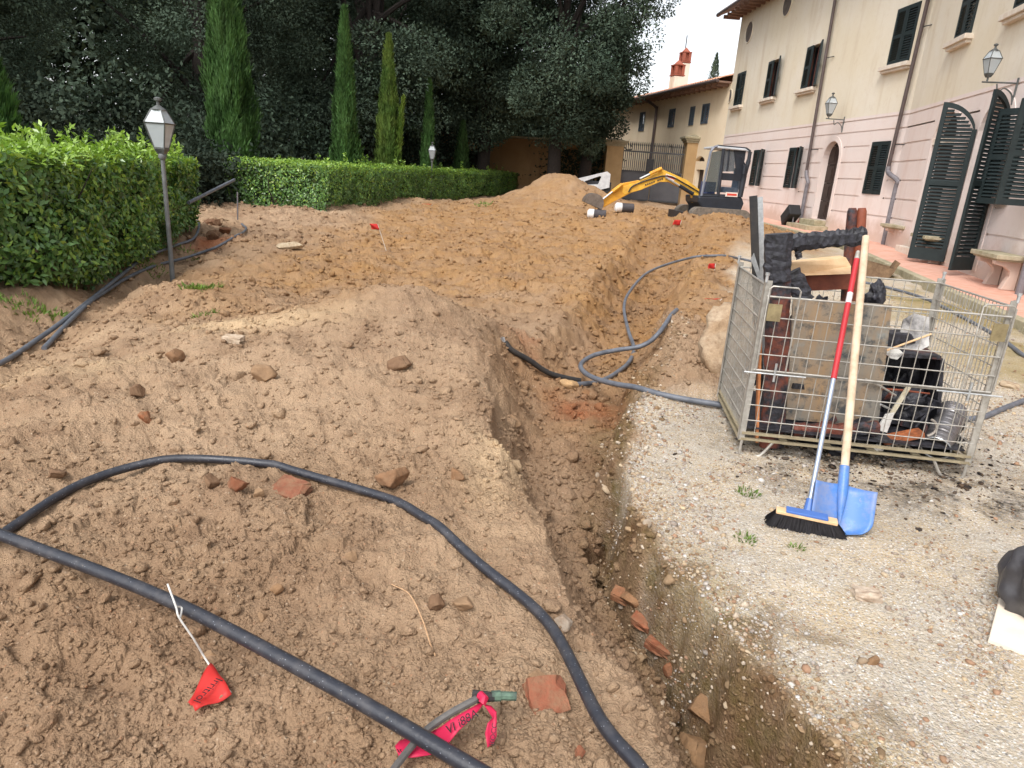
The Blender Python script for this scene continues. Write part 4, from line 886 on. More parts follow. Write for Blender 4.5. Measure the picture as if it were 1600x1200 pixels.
def mk_gravel():
    x, y, r = polar(150000, 1.3, 12, -5, 42); g = gravel_mask(x, y); clump = S(-.25, .3, fbm(x * 1.6, y * 1.6, 210)); near_edge = S(.5, .0, x - RTOP(y))
    ok = (g > .5) & (rng.uniform(0, 1, len(x)) < .10 + .75 * clump * S(7, 3, y) + .35 * near_edge); x, y, r = x[ok], y[ok], r[ok]; n = len(x)
    size = .0019 * (1 + r * .36) * np.exp(rng.normal(0, .55, n)); size = np.minimum(size, .02)
    c = pal(n, [(206, 200, 192), (198, 188, 172), (190, 172, 146), (170, 160, 150), (206, 184, 152), (176, 140, 114), (218, 214, 208)])
    o = scatter('gravel_chips', np.c_[x, y, ztop(x, y)], size, (ICO1[0][:12], ico(0)[1]), 10, M_CHIP, (.35, .8), cols=c); o['kind'] = 'stuff'; o['label'] = 'pale crushed stone scattered over the yard'
    x, y, r = polar(40000, 1.2, 7, -5, 40); d = x - RTOP(y); ok = (d > -.2) & (d < .2) & (rng.uniform(0, 1, len(x)) < .75 * S(.22, .0, d)); x, y, r = x[ok], y[ok], r[ok]; n = len(x)
    o = scatter('embedded_stones', np.c_[x, y, ztop(x, y)], .0027 * (1 + r * .42) * np.exp(rng.normal(0, .5, n)), ICO1, 8, M_CHIP, (.5, .9), cols=pal(n, [(170, 144, 112), (150, 124, 94), (196, 176, 148), (132, 110, 84), (206, 190, 170)]), sink=.1); o['kind'] = 'stuff'; o['label'] = 'small stones sticking out of the cut gravel edge'
    n = 2200; x = rng.normal(2.1, .5, n); y = rng.normal(3.55, .33, n); keep = gravel_mask(x, y) > .6; x, y = x[keep], y[keep]; n = len(x)
    o = scatter('charcoal_flakes', np.c_[x, y, ztop(x, y)], .0048 * np.exp(rng.normal(0, .6, n)), (ICO1[0][:12], ico(0)[1]), 8, M_CHIP, (.2, .5), cols=pal(n, [(40, 38, 38), (58, 54, 52), (30, 28, 28), (86, 76, 68)])); o['kind'] = 'stuff'; o['label'] = 'black charcoal flakes fallen round the wire cage'
mk_gravel()
def rock(px, py, wpx, hpx, c, label, name='stone', cat='stone', cuts=16, group='loose stones on the dug ground', flat=.34, sub=ICO3, sink=.3, dep=.8):
    p = ground(px, py + hpx * .35); d = np.linalg.norm(p - CAM); w_, h_ = wpx * d / 1065 / 2, hpx * d / 1065 / 2
    rg = np.random.default_rng(int(px * 7 + py)); V = rockshape(sub, rg, cuts, .10, flat) * np.array([w_, w_ * dep, h_]) @ rotz(rg.uniform(-.3, .3)).T
    V = V + p + np.array([0, w_ * .2, h_ * (1 - 2 * sink)])
    tint = np.tile(np.array(lin(c)) * .75, (len(V), 1)) * (.88 + .24 * vnoise(V[:, 0] * 30, V[:, 1] * 30 + V[:, 2] * 40, 5))[:, None]
    o = np_mesh(name, V, sub[1], M_ROCKT, cols=tint); return tag(o, label, cat, group)
TAN, BRN, RED, PAL, GRY = (172, 140, 108), (134, 104, 80), (166, 106, 82), (212, 190, 160), (196, 180, 162)
for a in [(622, 567, 58, 34, BRN, 'large brown clod lying on the near mound below its crest'), (410, 582, 40, 34, TAN, 'rounded tan stone on the pale patch of the mound'), (612, 748, 58, 52, (152, 114, 84), 'brown lump just above the arched hose, half sunk'),
          (714, 738, 34, 28, (160, 122, 90), 'small brown lump right of the half sunk one, above the hose'), (368, 755, 44, 34, (150, 96, 70), 'reddish clod under the top of the arched hose'), (330, 752, 36, 32, BRN, 'brown clod beside the reddish one under the hose'),
          (404, 768, 22, 20, TAN, 'small round pebble inside the arch of the hose, near the buried brick'), (210, 612, 30, 24, BRN, 'dark clod on the left slope of the mound'), (272, 556, 36, 24, (146, 110, 80), 'clod on the left end of the pale patch'),
          (228, 655, 26, 24, (168, 108, 74), 'reddish pebble low on the left slope'), (880, 968, 42, 36, GRY, 'pale grey stone right of the arched hose'), (722, 942, 46, 30, TAN, 'tan stone inside the hose arch, right of two clods'), (684, 940, 34, 40, BRN, 'brown clod left of the tan stone inside the arch'),
          (838, 1058, 34, 22, TAN, 'tan stone lying just above the red brick half'), (905, 1172, 30, 28, (164, 104, 78), 'small reddish brick chip near the bottom of the photo'), (1098, 1112, 72, 58, (160, 124, 90), 'big angular brown rock in the near end of the trench'),
          (1095, 1168, 78, 60, (170, 134, 98), 'tan rock at the bottom edge of the photo below the big angular one'), (888, 600, 34, 24, (206, 168, 122), 'pale stone resting on the end of the black cable'), (917, 612, 26, 20, (166, 124, 88), 'brown stone right of the pale one at the cable end'),
          (1365, 1032, 26, 18, (150, 116, 84), 'brown stone alone on the gravel low in the photo'), (328, 1026, 34, 20, (188, 152, 116), 'flat stone touching the wire of the red flag'), (430, 922, 30, 26, (168, 132, 98), 'round stone above the straight hose'), (410, 962, 22, 22, TAN, 'pebble just above the straight hose, left of centre'),
          (1576, 603, 34, 12, PAL, 'flat pale stone at the right edge behind the cage'), (455, 383, 46, 16, (214, 196, 166), 'pale concrete lump far on the dug ground'), (805, 658, 30, 24, TAN, 'stone at the foot of the trench bank left of the hose loop'), (985, 945, 46, 24, (172, 128, 92), 'flat brown stone lying against the cut gravel edge'),
          (1045, 1048, 34, 34, (158, 104, 74), 'reddish stone wedged below the gravel edge'), (930, 862, 30, 20, BRN, 'brown stone on the trench floor at the bend of the gravel edge'), (548, 870, 24, 18, TAN, 'small tan pebble inside the arched hose'), (84, 740, 30, 22, BRN, 'brown clod left of the arched hose at the left'),
          (1420, 715, 0, 0, BRN, '')]:
    if a[2]: rock(*a)
def brick(px, py, L, W, Hh, yaw, pitch, c, label, roll=0.0, sink=.3, broken=True):
    p = ground(px, py); m = rotz(yaw) @ rotx(pitch) @ np.array([[math.cos(roll), 0, math.sin(roll)], [0, 1, 0], [-math.sin(roll), 0, math.cos(roll)]])
    me = bpy.data.meshes.new('brick'); bm = bmesh_box(L, W, Hh, broken, px); bm.to_mesh(me); bm.free(); V = len(me.vertices)
    at = me.attributes.new('tint', 'FLOAT_COLOR', 'POINT'); cc = np.array(lin(c)) * .66
    at.data.foreach_set('color', np.c_[np.tile(cc, (V, 1)) * rng.uniform(.85, 1.12, (V, 1)), np.ones(V)].astype(np.float32).ravel())
    o = link_mesh('brick', me, M_ROCKT); o.matrix_world = Matrix.Translation(Vector(p + [0, 0, Hh * (.5 - sink)])) @ Matrix(m.tolist()).to_4x4()
    return tag(o, label, 'brick', 'bricks lying on the site')
import bmesh
def bmesh_box(L, W, Hh, broken, seed):
    bm = bmesh.new(); bmesh.ops.create_cube(bm, size=1); bmesh.ops.scale(bm, vec=(L, W, Hh), verts=bm.verts)
    bmesh.ops.subdivide_edges(bm, edges=bm.edges, cuts=3, use_grid_fill=True); rg = np.random.default_rng(int(seed))
    for v in bm.verts:
        v.co += Vector(rg.normal(0, .0022, 3))
        if broken and v.co.x > L * .49: v.co.x -= abs(rg.normal(0, .018))
        r = (abs(v.co.x) / (L / 2) > .9) + (abs(v.co.y) / (W / 2) > .9) + (abs(v.co.z) / (Hh / 2) > .9)
        if r >= 2: v.co *= .965
    return bm
brick(854, 1100, .115, .10, .06, .25, .55, (176, 110, 84), 'broken red brick standing tilted in the soil right of the pink tape', sink=.1)
brick(455, 772, .16, .11, .055, -.45, .35, (158, 102, 78), 'red brick half buried under the top of the arched hose', sink=.35)
brick(366, 535, .14, .065, .05, -.25, .1, (226, 204, 178), 'pale brick lying on the mound near the green weed', sink=.15)
brick(1354, 934, .10, .06, .03, -.2, .0, (226, 206, 184), 'pale brick fragment alone on the gravel below the shovel', sink=.0)
brick(976, 942, .12, .06, .04, -.5, .2, (182, 126, 92), 'flat brick piece under the gravel edge, uppermost of the trench rubble', sink=.1)
brick(1004, 988, .10, .06, .04, -.8, .3, (178, 112, 82), 'brick piece in the trench rubble below the flat one', sink=.1)
brick(1030, 1022, .12, .05, .04, -.7, .1, (166, 104, 76), 'thin reddish brick shard in the trench rubble', sink=.1)
brick(1452, 1086, .0001, .0001, .0001, 0, 0, (0, 0, 0), '') if False else None
# boulder
def boulder():
    p = at_z(1128, 590, .0); base = ICO3; rg = np.random.default_rng(4); V = base[0].copy()
    V = rockshape((V, base[1]), rg, 6, .16, .7); hol = np.array([.35, -.85, -.25]); hol /= np.linalg.norm(hol); U = unit(V)
    V = V * (1 - .34 * np.exp(-((1 - U @ hol) / .07)))[:, None] * (1 + .05 * (vnoise(U[:, 0] * 9 + U[:, 2] * 5, U[:, 1] * 9, 8) - .5) * 2)[:, None]
    V = V * np.array([.32, .28, .36]) + p + np.array([.07, .08, .25])
    t = vnoise(V[:, 0] * 9, V[:, 1] * 9 + V[:, 2] * 12, 9)[:, None]; tint = (np.array([lin((214, 192, 164))]) * t + np.array([lin((186, 156, 122))]) * (1 - t)) * .72
    tag(np_mesh('boulder', V, base[1], M_ROCKT, cols=tint, smooth=True), 'big pale hollowed boulder beside the left wall of the wire cage', 'boulder')
boulder()
# weeds
M_WEED = mat_leaf('weed leaves', (112, 136, 64), (92, 116, 54), .25)
def weed(px, py, rad, n, label, h=.05):
    p = ground(px, py); a = rng.uniform(0, 6.28, n); q = rad * rng.uniform(0, 1, n) ** .6; P = np.c_[p[0] + q * np.cos(a), p[1] + q * np.sin(a), np.zeros(n)]; P[:, 2] = ztop(P[:, 0], P[:, 1]) - .004
    D = np.c_[np.cos(a) * .6, np.sin(a) * .6, np.full(n, 1.)] + rng.normal(0, .45, (n, 3)); V, Q = leaves(P, D, rng.normal(size=(n, 3)), rng.uniform(.5, 1.2, n) * h, rng.uniform(.15, .3, n) * h)
    st = rad >= .2; o = np_mesh('grass' if st else 'weed', V, Q, M_WEED, cols=rep(np.clip(rng.normal(1, .25, (n, 1)), .5, 1.6) * np.array([[1, 1, .9]])))
    if st: o['kind'] = 'stuff'; o['label'] = label
    else: tag(o, label, 'plant', 'small green weeds')
for a in [(315, 452, .17, 220, 'green weed tuft on top of the left mound', .06), (322, 492, .1, 60, 'sparse weed below the tuft on the left mound', .05), (1168, 772, .055, 60, 'small weed on the gravel left of the shovel', .035), (1165, 843, .045, 50, 'flat green weed on the gravel left of the broom head, nearest the trench', .03),
          (1243, 857, .03, 30, 'tiny green weed just in front of the broom bristles', .03), (225, 415, .25, 200, 'grass at the hedge foot beside the two hoses', .06), (50, 482, .25, 200, 'weeds hanging from the bank below the near hedge at the left', .07), (300, 400, .2, 150, 'grass between the hose and the end of the near hedge', .06),
          (755, 322, .3, 90, 'far weed at the skirt of the big earth mound', .12)]: weed(*a)

# ------------------------------------------------------------------ hoses, cable, flags
def mat_hose():
    k = NT('dusty black polyethylene'); n = k.noise(14, 5, .7); c = k.mix(k.ramp(n, [(.48, 0.), (.78, .5)]), lin((38, 40, 48)), lin((96, 92, 92)))
    c = k.mix(k.ramp(k.noise(60, 3, .7), [(.66, 0.), (.75, .4)]), c, lin((150, 140, 128)))
    k.bump(k.noise(70, 4, .7), .35, .004)
    c = k.mix(k.ramp(k.vor(90, out='Distance'), [(.06, .7), (.14, 0.)]), c, lin((176, 180, 190)))
    return k.done(c, k.ramp(n, [(.3, .28), (.7, .6)]), 0, .6)
M_HOSE = mat_hose(); M_HOSEG = sm('sun greyed hose', (104, 108, 116), (78, 82, 90), 12, .5, spec=.5)
M_CABLE = sm('black rubber', (40, 40, 42), (60, 56, 52), 16, .55)
def hose(pts, r, label, mat=None, name='hose', cat='hose', n=8, seg=10):
    """pts: (px, py) resting on the ground or (px, py, z)"""
    P = []
    for p in pts:
        if len(p) == 3: q = at_z(*p)
        else: q = ground(p[0], p[1], True); q[2] += r
        P.append(q)
    P = spline(P, n); g = ztop(P[:, 0], P[:, 1]) + r * .75; z = np.maximum(P[:, 2], g)
    for _ in range(4): z = np.maximum.reduce([z, np.r_[z[1:], z[-1]] - r * .25, np.r_[z[0], z[:-1]] - r * .25])
    for _ in range(40): z = np.r_[z[0], (z[:-2] + 2 * z[1:-1] + z[2:]) / 4, z[-1]]
    z = np.maximum(z, g + r * .05)
    for _ in range(5): z = np.r_[z[0], (z[:-2] + 2 * z[1:-1] + z[2:]) / 4, z[-1]]
    P[:, 2] = z; m = MB(); m.tube(P, r, seg); o = m.build(name, mat or M_HOSE, smooth=True); tag(o, label, cat, 'hoses and pipes across the dig'); return o, P
hose([(-420, 1000), (-180, 930), (-60, 893), (0, 853), (100, 784), (190, 748), (300, 729), (400, 733), (460, 745), (600, 795), (670, 840), (740, 890), (850, 1000), (938, 1120, .13), (1000, 1200, .13), (1070, 1300, .12), (1140, 1420, .08)], .0185, 'thick black hose arching over the soil in the foreground')
hose([(-700, 600, .12), (-300, 735, .16), (-90, 803, .17), (0, 835, .17), (250, 932, .165), (500, 1062, .165), (740, 1200, .17), (880, 1285, .17)], .0195, 'straight thick black pipe crossing the bottom left corner')
hose([(1650, 615, .05), (1600, 632, .05), (1565, 645, .05), (1530, 655, .06), (1480, 655, .06), (1400, 652, .06), (1300, 647, .05), (1200, 643, .05), (1135, 634, .05), (1030, 619, .04), (970, 607, -.0), (925, 592, -.05), (907, 573, -.06), (925, 557, -.04), (965, 547, .0), (1005, 543, .04), (1030, 540, .06), (1050, 537, -.06)], .020, 'grey black hose looping out over the trench from below the wire cage', M_HOSEG)
hose([(880, 632, -.31), (930, 613, -.24), (962, 594, -.22), (984, 570, -.2), (990, 545, -.18), (981, 515, -.16), (975, 480, -.12), (985, 455, -.06), (1010, 430, .0), (1045, 414, .1), (1085, 407, .16), (1125, 408, .2), (1170, 412, .16), (1250, 425, .14), (1330, 440, .12), (1395, 455, .1), (1450, 473, .1), (1500, 497, .1), (1560, 530, .1), (1600, 558, .1), (1680, 610, .1)], .020, 'grey hose snaking up the trench floor and round behind the cage', M_HOSEG)
hose([(-500, 700), (-200, 645), (-60, 602), (0, 578), (60, 540), (120, 497), (180, 452), (230, 412), (275, 398), (303, 383), (312, 368), (309, 350)], .020, 'grey hose along the hedge foot, the one nearer the hedge', M_HOSEG)
hose([(70, 552), (110, 512), (160, 470), (200, 440), (262, 420), (310, 406), (345, 393), (374, 376), (385, 362), (378, 352)], .020, 'grey hose along the hedge foot, the outer one passing the lamp post', M_HOSEG)
o_, P_ = hose([(788, 547, .10), (800, 556, .06), (830, 582, -.08), (860, 600, -.18), (905, 612, -.25)], .022, 'short stiff black cable end poking out of the trench bank', M_CABLE, 'cable', 'cable')
m = MB(); d = (P_[0] - P_[1]); d /= np.linalg.norm(d)
for k in range(7): a = k * .9; m.tube([P_[0], P_[0] + d * .03 + np.array([math.cos(a), .3 * math.sin(a), math.sin(a)]) * .018], .005, 5)
m.build('foil_end', sm('torn silver foil', (210, 212, 214), (150, 150, 152), 30, .3, .8), o_)
m = MB(); m.tube([at_r(316, 306, 12.5), at_r(366, 281, 14.4)], .028, 8); p = at_r(316, 306, 12.5); q = p + (p - at_r(366, 281, 14.4)) * .35; m.tube([p, q], .028, 8)
tag(m.build('handrail', M_HOSEG), 'grey tube sloping up through the gap between the two hedges', 'pipe')
p = at_z(190 + 182, 335, .05); m = MB(); m.tube([at_r(371, 335, 13.8) - [0, 0, .1], at_r(371, 300, 13.8)], .012, 6); tag(m.build('stake', M_GREYPIPE), 'thin grey stake at the near end of the long hedge', 'stake')
M_FLAG = mat_leaf('red marker film', (214, 62, 56), (200, 48, 46), .3, .5); M_WIRE = sm('white wire', (222, 220, 214), (190, 186, 180), 20, .5, bump=0); M_INK = sm('black ink', (36, 26, 30), (30, 24, 26), 5, .7, bump=0)
def text_part(txt, O, xd, yd, hgt, mat, parent, name='lettering', depth=.0008):
    cu = bpy.data.curves.new(name, 'FONT'); cu.body = txt; cu.size = 1; cu.extrude = 0
    to = bpy.data.objects.new(name, cu); me = bpy.data.meshes.new_from_object(to); V = np.array([v.co[:] for v in me.vertices]); bpy.data.objects.remove(to)
    O, xd, yd = (np.array(a, float) for a in (O, xd, yd)); xd = xd / np.linalg.norm(xd); nrm = np.cross(xd, yd); nrm /= np.linalg.norm(nrm); yd = np.cross(nrm, xd)
    W = O + np.outer(V[:, 0] * hgt, xd) + np.outer(V[:, 1] * hgt, yd)
    if nrm.dot(CAM - O) < 0: nrm = -nrm
    W = W + nrm * depth; me.vertices.foreach_set('co', W.astype(np.float32).ravel()); me.update(); me.materials.clear()
    return link_mesh(name, me, mat, parent)
def film(v, grid, name='flag', mat=None):
    """thin film from a grid of 3-D points"""
    G = np.array(grid, float); a, b = G.shape[:2]; idx = (np.arange(a - 1)[:, None] * b + np.arange(b - 1)[None, :]).ravel(); Q = np.c_[idx, idx + 1, idx + b + 1, idx + b]
    V = G.reshape(-1, 3); o = np_mesh(name, V, Q, mat or M_FLAG, v, cols=np.ones((len(V), 3)), smooth=True); s = o.modifiers.new('thickness', 'SOLIDIFY'); s.thickness = .0012; return o
def fore_flag():
    g = lambda px, py, e: at_z(px, py, zt(*at_z(px, py, .1)[:2]) + e)
    v = thing('marker_flag', 'red plastic marker flag on a white wire bent over the straight pipe', 'flag', g(320, 1040, 0), 'red marker flags')
    m = MB(); A = at_z(262, 913, .20); B = at_z(275, 948, .205); C = at_z(280, 965, .19); D = g(326, 1037, .03); E = g(360, 1082, .022)
    m.tube(spline([A, B, C, (C + D) / 2 + [0, 0, .005], D, E], 6), .0028, 6); m.tube(spline([B, at_z(284, 950, .19), at_z(281, 968, .185)], 5), .0026, 6); m.build('wire', M_WIRE, v, smooth=True)
    c = [[g(329, 1036, .03), g(362, 1083, .024)], [g(293, 1098, .03), g(305, 1111, .02)]]; grid = []
    for i in range(9):
        t = i / 8; a = c[0][0] * (1 - t) + c[1][0] * t; b = c[0][1] * (1 - t) + c[1][1] * t
        grid.append([a * (1 - s_) + b * s_ + np.array([0, 0, .007 * math.sin(6 * t + 3 * s_) + .004 * math.sin(11 * s_)]) for s_ in np.linspace(0, 1, 9)])
    film(v, grid); G = np.array(grid); O = G[1, 4] + [0, 0, .009]; X = G[8, 5] - G[1, 4]; Yd = G[4, 8] - G[4, 0]
    text_part('Irritrol', O, X, Yd, .033, M_INK, v)
fore_flag()
def flag(px, py, fx, fy, sz, label, lie=False):
    b = ground(px, py); r = math.hypot(b[0], b[1]); t = at_r(fx, fy, r); v = thing('marker_flag', label, 'flag', b, 'red marker flags')
    m = MB(); m.tube([b - [0, 0, .08], t], .004, 5); m.build('wire', M_WIRE, v); d = sz
    side = np.array([1., .1, 0]); u = (t - b) / (np.linalg.norm(t - b) + 1e-6) if not lie else np.array([.9, .1, .1])
    grid = [[t - u * d * .75 * j / 5 - side * d * (i / 5) + np.array([0, .02 * math.sin(i + j), 0]) for i in range(6)] for j in range(6)]; film(v, grid)
flag(606, 392, 590, 350, .13, 'leaning red marker flag on a long wire in the middle of the dug ground'); flag(1062, 352, 1065, 344, .18, 'red marker flag on the soil heap in front of the excavator'); flag(1116, 424, 1118, 412, .11, 'red marker flag where the hose leaves the trench, left of the cage')
flag(1112, 473, 1128, 467, .13, 'red marker flag lying flat above the boulder', True); flag(672, 322, 676, 319, .2, 'far red marker flag at the foot of the far lamp post', True)
def tape():
    Zb = .15; v0, P = hose([(575, 1262, .1), (620, 1198, .1), (660, 1150, .12), (700, 1117, .15), (745, 1092, .17)], .0095, 'thin irrigation tube passing under the straight pipe', sm('greyed small tube', (104, 100, 96), (70, 68, 68), 16, .6), 'irrigation_tube', 'pipe', 8, 8)
    E = P[-1]; k = lambda px, py, e=0: at_z(px, py, E[2] + e)
    m = MB(); m.tube([k(738, 1084), k(757, 1086), k(768, 1088)], .010, 8); m.tube([E, k(760, 1090), k(772, 1089)], .011, 8); m.build('tee_fitting', M_CABLE, v0)
    m = MB(); m.tube([k(768, 1088), k(782, 1087)], .0135, 9); m.tube([k(782, 1087), k(807, 1088)], .011, 9); m.build('green_coupling', sm('weathered green coupling', (92, 116, 98), (56, 64, 60), 40, .6), v0)
    v = thing('marker_tape', 'bright pink lettered tape knotted round the thin irrigation tube', 'tape', E); M_T = mat_leaf('pink marker tape', (222, 48, 92), (206, 40, 82), .3, .45)
    m = MB(); m.tube([k(750, 1086, .012), k(757, 1092, .014), k(753, 1099, .006)], .011, 8); m.build('knot', M_T, v, smooth=True).data
    for o in v.children:
        at = o.data.attributes.new('tint', 'FLOAT_COLOR', 'POINT'); at.data.foreach_set('color', np.ones(len(o.data.vertices) * 4, dtype=np.float32))
    def strip(A, B, name):
        G = [[at_z(a[0] + (b[0] - a[0]) * s_, a[1] + (b[1] - a[1]) * s_, z + .004 * math.sin(3 * s_ + i)) for s_ in np.linspace(0, 1, 5)] for i, (a, b, z) in enumerate(B)]
        film(v, G, name, M_T); return np.array(G)
    z0, zl = E[2], E[2] - .075
    G = strip(0, [((751, 1098), (755, 1101), z0), ((730, 1110), (738, 1122), z0 - .005), ((705, 1124), (716, 1143), z0 - .02), ((690, 1135), (704, 1158), z0 - .035), ((662, 1150), (690, 1172), zl), ((640, 1152), (672, 1180), zl), ((624, 1158), (645, 1184), zl), ((617, 1166), (624, 1184), zl)], 'long_strip')
    text_part('VI i88A', G[3, 3] * .9 + G[3, 0] * .1 + [0, 0, .005], G[1, 0] - G[4, 0], G[2, 0] - G[2, 4], .030, M_INK, v); text_part('Irrit', G[7, 3] + [0, 0, .005], G[4, 1] - G[7, 1], G[5, 0] - G[5, 4], .022, M_INK, v)
    G = strip(0, [((754, 1099), (757, 1103), z0), ((768, 1103), (764, 1113), z0 - .01), ((776, 1112), (770, 1122), z0 - .02), ((776, 1130), (762, 1130), z0 - .035), ((776, 1150), (758, 1146), z0 - .05), ((771, 1162), (762, 1168), z0 - .06)], 'short_strip')
    text_part('ROCC', G[5, 3] + [0, 0, .004], G[2, 2] - G[5, 2], G[3, 1] - G[3, 3], .018, M_INK, v)
tape()
m = MB(); m.tube(spline([ground(x, y) + [0, 0, .01] for x, y in ((612, 918), (640, 935), (660, 975), (672, 1010), (680, 1030))], 6), .0022, 5); tag(m.build('root', sm('dry root', (196, 160, 124), (170, 134, 100), 30, .9)), 'thin dry root curling over the soil inside the arched hose', 'root')

for i, (px, py, w_) in enumerate([(332, 346, 30), (348, 360, 28), (334, 368, 24)]):
    rock(px, py, w_, 18, [(116, 82, 60), (140, 90, 62), (108, 78, 58)][i], ['brown root clod at the end of the near hedge', 'reddest clod between the two grey hoses at the hedge end', 'brown root clod nearest the long hedge, beside the grey hose'][i], 'root_clod', 'clod', group='root clods at the hedge gap', flat=.4)

# ------------------------------------------------------------------ wire cage and what it holds
CO = np.array([1.28, 3.56, 0.]); CU = np.array([.9934, -.115, 0]); CV = np.array([.115, .9934, 0]); CW, CD, CZ0, CZ1 = 1.218, .80, .11, .96
def cp(a, b, z): return CO + CU * a + CV * b + np.array([0, 0, z])
def cpx(px, py, b): return on_plane(px, py, cp(0, b, 0), CV)
def mat_galv():
    k = NT('dull galvanised steel'); c = k.mix(k.ramp(k.noise(25, 5, .7), [(.35, 0.), (.7, 1.)]), lin((182, 178, 170)), lin((146, 140, 130)))
    c = k.mix(k.ramp(k.noise(9, 4, .7), [(.58, 0.), (.75, .5)]), c, lin((128, 104, 80))); return k.done(c, .42, .35, .5)
M_GALV = mat_galv(); M_ZINC = sm('bright zinc', (206, 208, 208), (170, 172, 172), 30, .35, .6, bump=.05)
def mat_char(name, a, b, thr=.5, rough=.7):
    k = NT(name); n = k.noise(5.5, 6, .68); c = k.mix(k.ramp(n, [(thr - .07, 0.), (thr + .07, 1.)]), k.mix(k.ramp(k.noise(34, 5, .7), [(.4, 0.), (.7, 1.)]), lin((26, 25, 28)), lin((62, 62, 70))), k.mix(k.noise(20, 4), lin(a), lin(b)))
    k.bump(k.vor(55, out='Distance'), .35, .006); return k.done(c, rough, 0, .45)
M_CHAR = mat_char('charred black wood', (50, 50, 56), (30, 29, 32), .62, .55); M_CHARRED = mat_char('half burnt red brown wood', (126, 68, 50), (96, 50, 38), .52)
M_BOARD = None
def mat_board():
    k = NT('peeling grey painted board'); mp = k.n('ShaderNodeMapping'); k.set(mp.inputs[0], k.pos); mp.inputs['Scale'].default_value = (9, 9, 1.2)
    c = k.mix(k.ramp(k.noise(1.0, 5, .6, mp.outputs[0]), [(.4, 0.), (.62, 1.)]), lin((136, 130, 120)), lin((160, 132, 100)))
    c = k.mix(k.ramp(k.noise(11, 5, .7), [(.5, 0.), (.64, .9)]), c, lin((70, 76, 80))); c = k.mix(k.ramp(k.noise(4, 4, .7), [(.6, 0.), (.72, .6)]), c, lin((140, 156, 160)))
    k.bump(k.noise(40, 4), .3, .006); return k.done(c, .8, 0, .25)
M_BOARD = mat_board(); M_FRESH = sm('fresh split wood', (222, 190, 150), (204, 166, 124), 10, .8, bump=.25); M_REDWOOD = sm('varnished red brown wood', (138, 76, 54), (110, 58, 42), 16, .5, bump=.1)
